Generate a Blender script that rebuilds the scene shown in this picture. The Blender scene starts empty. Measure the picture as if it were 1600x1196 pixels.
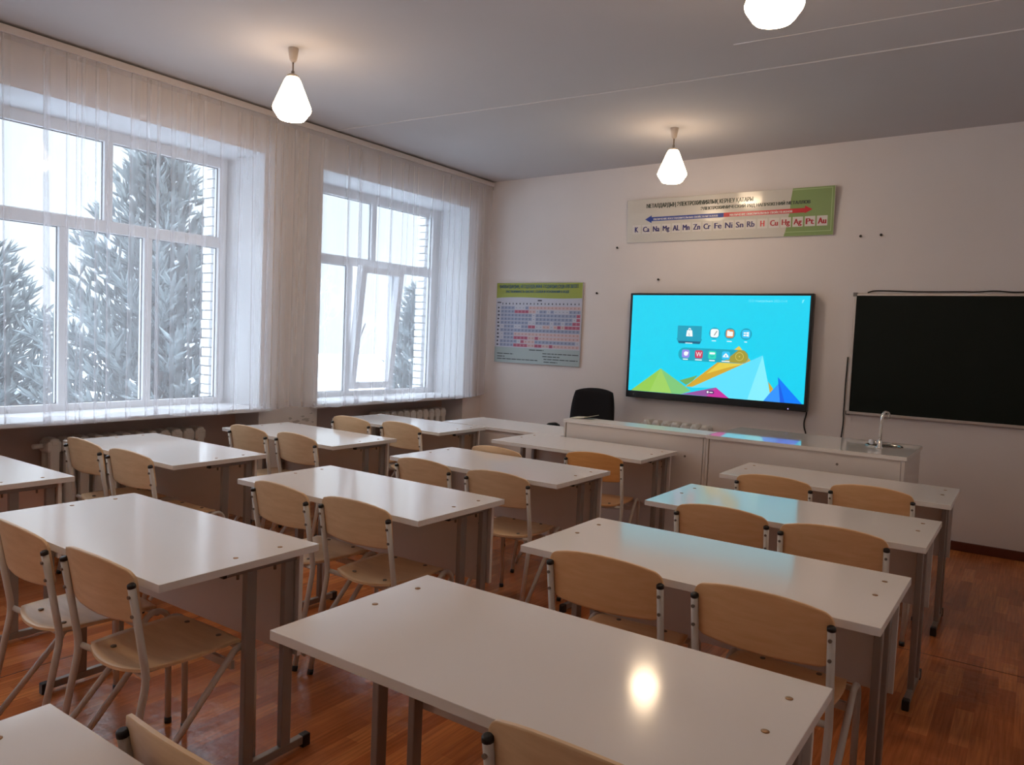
import bpy, bmesh, math, random
from mathutils import Vector, Matrix

C = bpy.context.scene.collection
PI = math.pi
random.seed(7)

# ------------------------------------------------------------------ materials
def srgb(r, g, b):
    f = lambda c: (c / 255) / 12.92 if c / 255 <= 0.04045 else ((c / 255 + 0.055) / 1.055) ** 2.4
    return (f(r), f(g), f(b), 1.0)

def mat(name, col, rough=0.5, metal=0.0, spec=0.5, noise=0.0, nscale=30.0, bump=0.0, bscale=40.0, coat=0.0, coat_rough=0.1, emit=None, estr=0.0):
    m = bpy.data.materials.new(name); m.use_nodes = True
    nt = m.node_tree; N = nt.nodes; L = nt.links
    b = N['Principled BSDF']
    col = tuple(col) if len(col) == 4 else (*col, 1.0)
    b.inputs['Base Color'].default_value = col
    b.inputs['Roughness'].default_value = rough
    b.inputs['Metallic'].default_value = metal
    b.inputs['Specular IOR Level'].default_value = spec
    b.inputs['Coat Weight'].default_value = coat
    b.inputs['Coat Roughness'].default_value = coat_rough
    if emit is not None:
        b.inputs['Emission Color'].default_value = emit
        b.inputs['Emission Strength'].default_value = estr
    if noise or bump:
        tc = N.new('ShaderNodeTexCoord')
    if noise:
        n = N.new('ShaderNodeTexNoise'); n.inputs['Scale'].default_value = nscale; n.inputs['Detail'].default_value = 4
        L.new(tc.outputs['Object'], n.inputs['Vector'])
        mx = N.new('ShaderNodeMix'); mx.data_type = 'RGBA'
        mx.inputs['A'].default_value = tuple(c * (1 - noise) for c in col[:3]) + (1,)
        mx.inputs['B'].default_value = tuple(min(1, c * (1 + noise)) for c in col[:3]) + (1,)
        L.new(n.outputs['Fac'], mx.inputs['Factor'])
        L.new(mx.outputs['Result'], b.inputs['Base Color'])
    if bump:
        n2 = N.new('ShaderNodeTexNoise'); n2.inputs['Scale'].default_value = bscale; n2.inputs['Detail'].default_value = 3
        L.new(tc.outputs['Object'], n2.inputs['Vector'])
        bp = N.new('ShaderNodeBump'); bp.inputs['Strength'].default_value = bump; bp.inputs['Distance'].default_value = 0.01
        L.new(n2.outputs['Fac'], bp.inputs['Height'])
        L.new(bp.outputs['Normal'], b.inputs['Normal'])
    return m

def wood_mat(name, c1, c2, rough=0.42, axis=(3, 40, 40)):
    m = bpy.data.materials.new(name); m.use_nodes = True
    N = m.node_tree.nodes; L = m.node_tree.links; b = N['Principled BSDF']
    tc = N.new('ShaderNodeTexCoord'); mp = N.new('ShaderNodeMapping'); mp.inputs['Scale'].default_value = axis
    n = N.new('ShaderNodeTexNoise'); n.inputs['Scale'].default_value = 1.6; n.inputs['Detail'].default_value = 6; n.inputs['Roughness'].default_value = 0.62
    r = N.new('ShaderNodeValToRGB')
    r.color_ramp.elements[0].position = 0.3; r.color_ramp.elements[0].color = (*c1, 1)
    r.color_ramp.elements[1].position = 0.72; r.color_ramp.elements[1].color = (*c2, 1)
    oi = N.new('ShaderNodeObjectInfo'); add = N.new('ShaderNodeVectorMath'); add.operation = 'ADD'
    L.new(tc.outputs['Object'], add.inputs[0]); L.new(oi.outputs['Random'], add.inputs[1])
    L.new(add.outputs['Vector'], mp.inputs['Vector']); L.new(mp.outputs['Vector'], n.inputs['Vector'])
    L.new(n.outputs['Fac'], r.inputs['Fac']); L.new(r.outputs['Color'], b.inputs['Base Color'])
    b.inputs['Roughness'].default_value = rough
    b.inputs['Specular IOR Level'].default_value = 0.4
    return m

LAMP_COL = (1.0, 0.745, 0.49, 1.0)
LAMP_STR = 9.5
LAMP_LOW = 34.0
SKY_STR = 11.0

M = {}
M['laminate'] = mat('white_laminate', (0.84, 0.785, 0.75), rough=0.11, spec=0.42, bump=0.008, bscale=9)
M['laminate_gloss'] = mat('high_gloss_laminate', (0.76, 0.72, 0.69), rough=0.035, spec=0.55)
M['laminate_satin'] = mat('satin_laminate', (0.80, 0.76, 0.73), rough=0.28, spec=0.5)
M['laminate_edge'] = mat('white_edge_band', (0.78, 0.74, 0.71), rough=0.4)
M['panel'] = mat('white_chipboard', (0.70, 0.63, 0.58), rough=0.32)
M['frame_metal'] = mat('grey_painted_steel', (0.30, 0.265, 0.245), rough=0.42, metal=0.35)
M['chair_metal'] = mat('pale_grey_painted_steel', (0.60, 0.55, 0.50), rough=0.4)
M['black_plastic'] = mat('black_plastic', (0.012, 0.012, 0.014), rough=0.4)
M['screw'] = mat('screw_steel', (0.22, 0.18, 0.15), rough=0.4, metal=0.7)
M['brass'] = mat('screw_brass', (0.36, 0.20, 0.10), rough=0.35, metal=0.8)
M['birch'] = wood_mat('birch_plywood', (0.70, 0.46, 0.255), (0.80, 0.56, 0.34), 0.40, (4, 30, 30))
M['birch_orange'] = wood_mat('orange_birch_plywood', (0.76, 0.35, 0.105), (0.86, 0.43, 0.15), 0.38, (4, 30, 30))
M['birch_dark'] = wood_mat('amber_birch_plywood', (0.76, 0.43, 0.20), (0.84, 0.51, 0.265), 0.38, (4, 30, 30))
M['wall'] = mat('whitewashed_plaster', (0.74, 0.68, 0.655), rough=0.85, spec=0.2, noise=0.03, nscale=3.0, bump=0.12, bscale=14)
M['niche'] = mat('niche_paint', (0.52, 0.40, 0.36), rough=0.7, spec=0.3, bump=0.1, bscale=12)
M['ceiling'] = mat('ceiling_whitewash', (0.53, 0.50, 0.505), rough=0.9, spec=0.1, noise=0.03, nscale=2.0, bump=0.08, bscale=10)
M['seam'] = mat('dark_seam', (0.03, 0.012, 0.006), rough=0.7)
M['ridge'] = mat('fresh_whitewash', (0.66, 0.63, 0.63), rough=0.9)  # paler than the ceiling to offset the shading on the ridge
M['scuff'] = mat('scuffed_plaster', (0.46, 0.41, 0.39), rough=0.95)
M['pvc'] = mat('white_pvc', (0.70, 0.70, 0.72), rough=0.3)
M['reveal'] = mat('white_reveal_paint', (0.62, 0.62, 0.64), rough=0.6)
M['gasket'] = mat('rubber_gasket', (0.10, 0.10, 0.11), rough=0.6)
M['brick'] = mat('whitewashed_brick', (0.80, 0.80, 0.80), rough=0.9, noise=0.06, nscale=20)
M['mortar'] = mat('mortar', (0.35, 0.34, 0.33), rough=0.95)
M['radiator'] = mat('radiator_enamel', (0.66, 0.62, 0.58), rough=0.35)
M['skirting'] = mat('brown_skirting_paint', (0.11, 0.022, 0.010), rough=0.45)
M['tv_frame'] = mat('tv_black_frame', (0.006, 0.006, 0.008), rough=0.3)
M['board_green'] = mat('chalkboard_green', (0.004, 0.008, 0.006), rough=0.55, spec=0.18)
M['alu'] = mat('aluminium_edge', (0.55, 0.50, 0.47), rough=0.35, metal=0.6)
M['grey_plastic'] = mat('grey_corner_plastic', (0.16, 0.15, 0.15), rough=0.5)
M['cord'] = mat('black_cord', (0.012, 0.010, 0.010), rough=0.6)
M['chrome'] = mat('chrome', (0.80, 0.78, 0.76), rough=0.12, metal=1.0)
M['sink_steel'] = mat('sink_steel', (0.55, 0.53, 0.50), rough=0.25, metal=1.0)
M['white_plastic'] = mat('white_plastic', (0.75, 0.78, 0.86), rough=0.3)
M['fabric_black'] = mat('black_chair_fabric', (0.012, 0.011, 0.013), rough=0.85, noise=0.25, nscale=220, spec=0.2)
M['cream_card'] = mat('cream_card', (0.72, 0.66, 0.52), rough=0.6)
M['lamp_metal'] = mat('lamp_canopy_plastic', (0.62, 0.52, 0.44), rough=0.5)
M['lamp_rod'] = mat('lamp_rod_metal', (0.30, 0.24, 0.20), rough=0.4, metal=0.6)
M['lamp_glass'] = mat('opal_lamp_glass', (0.8, 0.78, 0.74), rough=0.25, emit=LAMP_COL, estr=LAMP_STR)
M['lamp_glass_low'] = mat('opal_lamp_glass_bowl', (0.8, 0.78, 0.74), rough=0.25, emit=LAMP_COL, estr=LAMP_LOW)
M['rail'] = mat('rail_plastic', (0.60, 0.54, 0.53), rough=0.5)
M['nail'] = mat('nail_iron', (0.03, 0.022, 0.018), rough=0.5, metal=0.5)
M['snow'] = mat('snow', (0.55, 0.58, 0.62), rough=0.9, spec=0.1, noise=0.06, nscale=1.5, bump=0.3, bscale=2)
M['snow_clump'] = mat('snow_clump', (0.90, 0.93, 0.97), rough=0.9, spec=0.1)
M['needles'] = mat('frosted_needles', (0.17, 0.195, 0.20), rough=0.9, noise=0.35, nscale=6, spec=0.1)
M['bark'] = mat('frosted_bark', (0.16, 0.15, 0.15), rough=0.95)
M['twigs'] = mat('hoarfrost_twigs', (0.50, 0.54, 0.60), rough=0.95)

def glass_mat():
    m = bpy.data.materials.new('window_glass'); m.use_nodes = True
    nt = m.node_tree; N = nt.nodes; L = nt.links
    N.remove(N['Principled BSDF']); out = N['Material Output']
    t = N.new('ShaderNodeBsdfTransparent'); t.inputs['Color'].default_value = (0.94, 0.965, 0.98, 1)
    g = N.new('ShaderNodeBsdfGlossy'); g.inputs['Roughness'].default_value = 0.03
    lw = N.new('ShaderNodeLayerWeight'); lw.inputs['Blend'].default_value = 0.5
    pw = N.new('ShaderNodeMath'); pw.operation = 'POWER'; pw.inputs[1].default_value = 5.0
    fr = N.new('ShaderNodeMath'); fr.operation = 'MULTIPLY_ADD'; fr.inputs[1].default_value = 0.95; fr.inputs[2].default_value = 0.04
    mx = N.new('ShaderNodeMixShader')
    L.new(lw.outputs['Facing'], pw.inputs[0]); L.new(pw.outputs[0], fr.inputs[0])
    L.new(fr.outputs[0], mx.inputs['Fac']); L.new(t.outputs['BSDF'], mx.inputs[1]); L.new(g.outputs['BSDF'], mx.inputs[2])
    L.new(mx.outputs['Shader'], out.inputs['Surface'])
    return m
M['glass'] = glass_mat()

def tulle_mat():
    # thin woven voile: a share of the light goes straight through the gaps, the threads scatter the rest to both sides
    m = bpy.data.materials.new('white_tulle'); m.use_nodes = True
    nt = m.node_tree; N = nt.nodes; L = nt.links
    N.remove(N['Principled BSDF']); out = N['Material Output']
    t = N.new('ShaderNodeBsdfTransparent'); t.inputs['Color'].default_value = (1, 1, 1, 1)
    d = N.new('ShaderNodeBsdfDiffuse'); d.inputs['Color'].default_value = (0.84, 0.81, 0.84, 1)
    tr = N.new('ShaderNodeBsdfTranslucent'); tr.inputs['Color'].default_value = (0.70, 0.69, 0.73, 1)
    m1 = N.new('ShaderNodeMixShader'); m1.inputs['Fac'].default_value = 0.5
    L.new(d.outputs['BSDF'], m1.inputs[1]); L.new(tr.outputs['BSDF'], m1.inputs[2])
    lw = N.new('ShaderNodeLayerWeight'); lw.inputs['Blend'].default_value = 0.5
    mr = N.new('ShaderNodeMapRange'); mr.inputs['From Min'].default_value = 0.0; mr.inputs['From Max'].default_value = 1.0
    mr.inputs['To Min'].default_value = 0.24; mr.inputs['To Max'].default_value = 0.58
    tc = N.new('ShaderNodeTexCoord'); mp = N.new('ShaderNodeMapping'); mp.inputs['Scale'].default_value = (1, 60, 1.5)
    nz = N.new('ShaderNodeTexNoise'); nz.inputs['Scale'].default_value = 1.0; nz.inputs['Detail'].default_value = 3
    L.new(tc.outputs['Object'], mp.inputs['Vector']); L.new(mp.outputs['Vector'], nz.inputs['Vector'])
    ma = N.new('ShaderNodeMath'); ma.operation = 'MULTIPLY_ADD'; ma.inputs[1].default_value = 0.03; 
    sub = N.new('ShaderNodeMath'); sub.operation = 'SUBTRACT'; sub.inputs[1].default_value = 0.5
    L.new(nz.outputs['Fac'], sub.inputs[0]); L.new(sub.outputs[0], ma.inputs[0])
    L.new(lw.outputs['Facing'], mr.inputs['Value']); L.new(mr.outputs['Result'], ma.inputs[2])
    mx = N.new('ShaderNodeMixShader')
    L.new(ma.outputs[0], mx.inputs['Fac']); L.new(t.outputs['BSDF'], mx.inputs[1]); L.new(m1.outputs['Shader'], mx.inputs[2])
    L.new(mx.outputs['Shader'], out.inputs['Surface'])
    return m
M['tulle'] = tulle_mat()

def floor_mat():
    m = bpy.data.materials.new('parquet_linoleum'); m.use_nodes = True
    nt = m.node_tree; N = nt.nodes; L = nt.links; b = N['Principled BSDF']
    tc = N.new('ShaderNodeTexCoord'); mp = N.new('ShaderNodeMapping')
    mp.inputs['Rotation'].default_value = (0, 0, PI / 2)
    L.new(tc.outputs['Object'], mp.inputs['Vector'])
    br = N.new('ShaderNodeTexBrick'); br.offset = 0.37; br.offset_frequency = 2
    br.inputs['Scale'].default_value = 1.0; br.inputs['Mortar Size'].default_value = 0.0008; br.inputs['Brick Width'].default_value = 0.36
    br.inputs['Row Height'].default_value = 0.07; br.inputs['Bias'].default_value = 0.0; br.inputs['Mortar Smooth'].default_value = 0.1
    br.inputs['Color1'].default_value = (0.0, 0.0, 0.0, 1); br.inputs['Color2'].default_value = (1, 1, 1, 1); br.inputs['Mortar'].default_value = (0.25, 0.25, 0.25, 1)
    L.new(mp.outputs['Vector'], br.inputs['Vector'])
    ramp = N.new('ShaderNodeValToRGB')
    e = ramp.color_ramp.elements
    e[0].position = 0; e[0].color = (0.36, 0.098, 0.028, 1); e[1].position = 1; e[1].color = (0.60, 0.205, 0.062, 1)
    e2 = ramp.color_ramp.elements.new(0.5); e2.color = (0.46, 0.138, 0.040, 1)
    L.new(br.outputs['Color'], ramp.inputs['Fac'])
    mp2 = N.new('ShaderNodeMapping'); mp2.inputs['Scale'].default_value = (90, 4, 1); L.new(tc.outputs['Object'], mp2.inputs['Vector'])
    gr = N.new('ShaderNodeTexNoise'); gr.inputs['Scale'].default_value = 1.0; gr.inputs['Detail'].default_value = 5; L.new(mp2.outputs['Vector'], gr.inputs['Vector'])
    mr = N.new('ShaderNodeMapRange'); mr.inputs['From Min'].default_value = 0.3; mr.inputs['From Max'].default_value = 0.7; mr.inputs['To Min'].default_value = 0.72; mr.inputs['To Max'].default_value = 1.2
    L.new(gr.outputs['Fac'], mr.inputs['Value'])
    mul = N.new('ShaderNodeMix'); mul.data_type = 'RGBA'; mul.blend_type = 'MULTIPLY'; mul.inputs['Factor'].default_value = 1.0
    cb = N.new('ShaderNodeCombineColor'); [L.new(mr.outputs['Result'], cb.inputs[i]) for i in range(3)]
    L.new(ramp.outputs['Color'], mul.inputs['A']); L.new(cb.outputs['Color'], mul.inputs['B'])
    L.new(mul.outputs['Result'], b.inputs['Base Color'])
    b.inputs['Roughness'].default_value = 0.24; b.inputs['Specular IOR Level'].default_value = 0.5
    n2 = N.new('ShaderNodeTexNoise'); n2.inputs['Scale'].default_value = 11; n2.inputs['Detail'].default_value = 3; L.new(tc.outputs['Object'], n2.inputs['Vector'])
    bp = N.new('ShaderNodeBump'); bp.inputs['Strength'].default_value = 0.35; bp.inputs['Distance'].default_value = 0.012
    L.new(n2.outputs['Fac'], bp.inputs['Height']); L.new(bp.outputs['Normal'], b.inputs['Normal'])
    return m
M['floor'] = floor_mat()

def emis(name, rgb, k=1.0):
    m = bpy.data.materials.new(name); m.use_nodes = True
    b = m.node_tree.nodes['Principled BSDF']
    b.inputs['Base Color'].default_value = (0.005, 0.005, 0.006, 1); b.inputs['Roughness'].default_value = 0.35
    b.inputs['Emission Color'].default_value = srgb(*rgb); b.inputs['Emission Strength'].default_value = k
    return m

def flat(name, rgb, rough=0.35):
    return mat(name, srgb(*rgb), rough=rough)

# ------------------------------------------------------------------ mesh helpers
class MB:
    def __init__(s):
        s.bm = bmesh.new(); s.mats = []
    def mi(s, m):
        m = M[m] if isinstance(m, str) else m
        if m not in s.mats: s.mats.append(m)
        return s.mats.index(m)
    def box(s, x0, x1, y0, y1, z0, z1, m, bevel=0.0, rot=None, pivot=None):
        r = bmesh.ops.create_cube(s.bm, size=1.0)
        vs = r['verts']
        for v in vs:
            v.co = Vector(((x0 + x1) / 2 + v.co.x * (x1 - x0), (y0 + y1) / 2 + v.co.y * (y1 - y0), (z0 + z1) / 2 + v.co.z * (z1 - z0)))
        fs = set(f for v in vs for f in v.link_faces)
        if bevel:
            es = list(set(e for v in vs for e in v.link_edges))
            r2 = bmesh.ops.bevel(s.bm, geom=es, offset=bevel, segments=2, affect='EDGES', profile=0.5)
            fs = set(r2['faces']) | set(f for f in fs if f.is_valid)
            vs = list(set(v for f in fs for v in f.verts))
        k = s.mi(m)
        for f in fs: f.material_index = k
        if rot is not None:
            bmesh.ops.rotate(s.bm, verts=vs, cent=pivot or Vector((0, 0, 0)), matrix=rot)
        return vs
    def tube(s, pts, r, m, seg=10, caps=True, radii=None):
        pts = [Vector(p) for p in pts]; n = len(pts); rings = []; k = s.mi(m)
        up = None
        for i, p in enumerate(pts):
            d = (pts[min(i + 1, n - 1)] - pts[max(i - 1, 0)]).normalized()
            if up is None:
                a = Vector((0, 0, 1)) if abs(d.z) < 0.9 else Vector((1, 0, 0))
                up = d.cross(a).normalized()
            up = (up - d * up.dot(d)).normalized(); w = d.cross(up)
            rr = radii[i] if radii else r
            rings.append([s.bm.verts.new(p + up * (rr * math.cos(2 * PI * j / seg)) + w * (rr * math.sin(2 * PI * j / seg))) for j in range(seg)])
        for i in range(n - 1):
            for j in range(seg):
                f = s.bm.faces.new((rings[i][j], rings[i][(j + 1) % seg], rings[i + 1][(j + 1) % seg], rings[i + 1][j])); f.material_index = k; f.smooth = True
        if caps:
            f = s.bm.faces.new(rings[0][::-1]); f.material_index = k
            f = s.bm.faces.new(rings[-1]); f.material_index = k
    def lathe(s, prof, m, c=(0, 0, 0), seg=24, smooth=True):
        k = s.mi(m); rings = []; c = Vector(c)
        for r, z in prof:
            rings.append([s.bm.verts.new(c + Vector((r * math.cos(2 * PI * j / seg), r * math.sin(2 * PI * j / seg), z))) for j in range(seg)])
        for i in range(len(prof) - 1):
            for j in range(seg):
                f = s.bm.faces.new((rings[i][j], rings[i][(j + 1) % seg], rings[i + 1][(j + 1) % seg], rings[i + 1][j])); f.material_index = k; f.smooth = smooth
        for rg in (rings[0][::-1], rings[-1]):
            f = s.bm.faces.new(rg); f.material_index = k
    def poly(s, pts, m):
        k = s.mi(m)
        f = s.bm.faces.new([s.bm.verts.new(Vector(p)) for p in pts]); f.material_index = k; return f
    def prism(s, pts2, y0, y1, m):
        """polygon in (x, z) extruded from y0 to y1"""
        k = s.mi(m); n = len(pts2)
        a = [s.bm.verts.new((x, y0, z)) for x, z in pts2]; b = [s.bm.verts.new((x, y1, z)) for x, z in pts2]
        fs = [s.bm.faces.new(a), s.bm.faces.new(b[::-1])] + [s.bm.faces.new((a[i], b[i], b[(i + 1) % n], a[(i + 1) % n])) for i in range(n)]
        for f in fs: f.material_index = k
    def sheet(s, rows, m, smooth=True):
        k = s.mi(m); vv = [[s.bm.verts.new(Vector(p)) for p in r] for r in rows]
        for i in range(len(vv) - 1):
            for j in range(len(vv[0]) - 1):
                f = s.bm.faces.new((vv[i][j], vv[i][j + 1], vv[i + 1][j + 1], vv[i + 1][j])); f.material_index = k; f.smooth = smooth
        return vv
    def slab(s, top, bot, m):
        """closed plate from two equal grids of points"""
        k = s.mi(m); A = s.sheet(top, m); B = s.sheet([r for r in bot], m)
        R = len(top); Q = len(top[0])
        ring = [(0, j) for j in range(Q)] + [(i, Q - 1) for i in range(1, R)] + [(R - 1, j) for j in range(Q - 2, -1, -1)] + [(i, 0) for i in range(R - 2, 0, -1)]
        for q in range(len(ring)):
            a = ring[q]; b = ring[(q + 1) % len(ring)]
            f = s.bm.faces.new((A[a[0]][a[1]], B[a[0]][a[1]], B[b[0]][b[1]], A[b[0]][b[1]])); f.material_index = k
    def mesh(s, verts, faces, m):
        k = s.mi(m); vv = [s.bm.verts.new(v) for v in verts]
        for f in faces:
            try:
                g = s.bm.faces.new([vv[i] for i in f]); g.material_index = k
            except ValueError: pass
    def build(s, name, parent=None, fix=True):
        if fix: bmesh.ops.recalc_face_normals(s.bm, faces=s.bm.faces)
        me = bpy.data.meshes.new(name); s.bm.to_mesh(me); s.bm.free()
        for m in s.mats: me.materials.append(m)
        o = bpy.data.objects.new(name, me); C.objects.link(o)
        if parent is not None: o.parent = parent
        return o

def empty(name, loc=(0, 0, 0), rz=0.0):
    o = bpy.data.objects.new(name, None); C.objects.link(o)
    o.location = loc; o.rotation_euler = (0, 0, rz); o.empty_display_size = 0.1
    return o

def tag(o, label, cat, group=None, kind=None):
    o['label'] = label; o['category'] = cat
    if group: o['group'] = group
    if kind: o['kind'] = kind
    return o

def struct(o, label=None):
    o['kind'] = 'structure'
    if label: o['label'] = label
    return o

def copy_tree(root, loc, rz, label, scale=None, swap=None):
    r = root.copy(); C.objects.link(r); r.location = loc; r.rotation_euler = (0, 0, rz); r['label'] = label
    if scale: r.scale = (scale,) * 3
    for ch in root.children:
        c = ch.copy(); C.objects.link(c); c.parent = r
        if swap and c.type == 'MESH' and c.data.name in swap: c.data = swap[c.data.name]
        for g in ch.children:
            d = g.copy(); C.objects.link(d); d.parent = c
    return r

_tcache = {}
def text_geo(txt):
    """outline mesh of a line of lettering: (verts in a unit box: x 0..w, y), faces"""
    if txt in _tcache: return _tcache[txt]
    cu = bpy.data.curves.new('lettering', 'FONT'); cu.body = txt; cu.size = 1.0; cu.offset = 0.0; cu.resolution_u = 2
    ob = bpy.data.objects.new('lettering', cu); C.objects.link(ob)
    dg = bpy.context.evaluated_depsgraph_get(); me = bpy.data.meshes.new_from_object(ob.evaluated_get(dg))
    V = [v.co.copy() for v in me.vertices]; F = [tuple(p.vertices) for p in me.polygons]
    bpy.data.objects.remove(ob); bpy.data.curves.remove(cu); bpy.data.meshes.remove(me)
    _tcache[txt] = (V, F); return V, F

def wall_text(mb, txt, x0, x1, z0, z1, y, m, bold=0.0):
    """lettering stretched to fill x0..x1, z0..z1 on a wall-parallel plane"""
    V, F = text_geo(txt)
    if not V: return
    ax, bx = min(v.x for v in V), max(v.x for v in V)
    ay, by = min(v.y for v in V), max(v.y for v in V)
    for k in (-1, -0.35, 0.35, 1) if bold else (0,):      # heavy condensed face: thicken the strokes sideways
        mb.mesh([(x0 + k * bold + (v.x - ax) / (bx - ax) * (x1 - x0), y - 0.00003 * k, z0 + (v.y - ay) / (by - ay) * (z1 - z0)) for v in V], F, m)

# ------------------------------------------------------------------ the room
XW, XR, YF, YB = -4.45, 1.05, 7.03, -0.9          # window wall, right wall, board wall, rear wall
ZC = lambda x: 3.2487 + 0.01115 * x               # ceiling slopes a little
OUT = -4.97
WIN = [(-0.52, 1.40), (2.11, 4.03), (4.74, 6.66)]  # window openings along y (the first is beside the camera)
ZS, ZH = 0.86, 2.85                                # sill and head height
RV = 0.055                                         # splay of the reveals

mb = MB(); mb.box(OUT, XR + 0.1, YB - 0.1, YF + 0.1, -0.1, 0.0, 'floor'); fl = struct(mb.build('floor'), 'red-brown parquet-patterned linoleum floor')
for x0, x1, y0, y1 in ((-4.44, 1.04, 4.532, 4.537), (-2.775, -2.770, -0.9, 4.532)):     # butt joints of the linoleum sheets
    mb = MB(); mb.box(x0, x1, y0, y1, -0.001, 0.0006, 'seam'); mb.build('linoleum_seam', fl)
mb = MB()
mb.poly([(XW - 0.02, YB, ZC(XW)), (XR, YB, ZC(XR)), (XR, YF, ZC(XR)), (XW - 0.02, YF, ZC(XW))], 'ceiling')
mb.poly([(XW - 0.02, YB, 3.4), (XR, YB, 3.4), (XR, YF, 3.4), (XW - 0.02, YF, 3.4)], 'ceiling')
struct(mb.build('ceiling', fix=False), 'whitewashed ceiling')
# plaster ridge along the joint between ceiling slabs
mb = MB()
P = [(-4.36, 4.73), (-2.66, 4.90), (-1.06, 5.05), (1.05, 5.17)]
vv = []
for i in range(3):
    (xa, ya), (xb, yb) = P[i], P[i + 1]
    for t in range(12):
        x = xa + (xb - xa) * t / 12; y = ya + (yb - ya) * t / 12 + random.uniform(-0.004, 0.004); vv.append((x, y, ZC(x) - 0.001))
mb.tube(vv, 0.006, 'ridge', seg=6)
mb.tube([(x, y - 0.45 + 0.02 * x + random.uniform(-0.004, 0.004), ZC(x)) for x, y, z in vv if x > -0.9], 0.004, 'ridge', seg=6)
struct(mb.build('trim_1'), 'plaster ridge along the ceiling joint')

mb = MB(); mb.box(XW - 0.5, XR + 0.12, YF, YF + 0.12, 0, 3.4, 'wall'); struct(mb.build('wall_front'), 'whitewashed board wall')
mb = MB(); mb.box(XR, XR + 0.12, YB, YF, 0, 3.4, 'wall'); struct(mb.build('wall_right'))
mb = MB(); mb.box(XW - 0.5, XR + 0.12, YB - 0.12, YB, 0, 3.4, 'wall'); struct(mb.build('wall_back'))
mb = MB(); mb.box(XW - 0.2, XR, YF - 0.022, YF, 0, 0.07, 'skirting', 0.004); struct(mb.build('baseboard_front'))
mb = MB(); mb.box(XR - 0.02, XR, YB, YF - 0.022, 0, 0.07, 'skirting', 0.004); struct(mb.build('baseboard_right'))

# window wall: piers, lintels, breast walls set back as radiator niches
mb = MB()
edges = [YB] + [e for w in WIN for e in w] + [YF]
for i in range(0, len(edges), 2):
    a, b = edges[i], edges[i + 1]
    a2 = a + (RV if i else 0); b2 = b - (RV if i < len(edges) - 2 else 0)   # narrower at the room face: splayed reveals
    mb.prism([(0, 0)] * 0 or [(0, 0), (1, 0), (1, 1)], 0, 0.0001, 'wall') if False else None
    v = [(XW, a2, 0), (XW, b2, 0), (OUT, b, 0), (OUT, a, 0)]
    w = [(x, y, 3.4) for x, y, z in v]
    mb.poly([v[0], v[1], w[1], w[0]], 'wall')
    mb.poly([v[2], v[3], w[3], w[2]], 'brick')
    mb.poly([v[1], v[2], w[2], w[1]], 'reveal'); mb.poly([v[3], v[0], w[0], w[3]], 'reveal')
for a, b in WIN:
    A, B = a - RV, b + RV
    # lintel
    mb.poly([(XW, A, ZH + 0.02), (XW, B, ZH + 0.02), (XW, B, 3.4), (XW, A, 3.4)], 'wall')
    mb.poly([(XW, A, ZH + 0.02), (XW, B, ZH + 0.02), (OUT, b, ZH - 0.01), (OUT, a, ZH - 0.01)], 'reveal')
    mb.poly([(OUT, a, ZH - 0.01), (OUT, b, ZH - 0.01), (OUT, b, 3.4), (OUT, a, 3.4)], 'brick')
    # niche back, outer face, bottom of opening
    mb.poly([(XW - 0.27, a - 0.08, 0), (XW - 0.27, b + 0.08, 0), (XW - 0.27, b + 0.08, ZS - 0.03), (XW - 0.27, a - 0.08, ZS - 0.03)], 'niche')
    mb.poly([(OUT, a, -1.0), (OUT, b, -1.0), (OUT, b, ZS - 0.03), (OUT, a, ZS - 0.03)], 'brick')
    mb.poly([(OUT, a, ZS - 0.03), (OUT, b, ZS - 0.03), (XW - 0.27, b + 0.03, ZS - 0.03), (XW - 0.27, a - 0.03, ZS - 0.03)], 'reveal')
wl = struct(mb.build('wall_left', fix=False), 'whitewashed window wall with radiator niches')
rs = random.Random(4)
for cy, cz, r in ((4.40, 0.745, .022), (4.46, 0.715, .030), (4.53, 0.755, .018), (4.57, 0.725, .034), (4.62, 0.775, .016), (4.50, 0.690, .020), (4.64, 0.700, .014)):
    mb = MB(); n = 11
    mb.poly([(XW + 0.0008, cy + r * rs.uniform(.35, 1.2) * math.cos(2 * PI * j / n) * 1.4, cz + r * rs.uniform(.3, 1.1) * math.sin(2 * PI * j / n) * .6) for j in range(n)], 'scuff')
    mb.build('scuff_mark', wl)

# toothed outer brick quoins seen past the right edge of the glass
for n, (a, b) in enumerate(WIN[1:]):
    mb = MB(); z = ZS - 0.08; k = 0
    while z < ZH:
        h = 0.066
        d = 0.0 if k % 2 else 0.006
        mb.box(OUT - 0.12, OUT - 0.002, b - 0.060 + random.uniform(-0.003, 0.003) + d, b + 0.25, z, z + h, 'brick', 0.006)
        mb.box(OUT - 0.10, OUT - 0.004, b - 0.040, b + 0.24, z + h, z + 0.077, 'mortar')
        z += 0.077; k += 1
    struct(mb.build('trim_%d' % (n + 2)), 'whitewashed outer brickwork at window edge')

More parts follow.
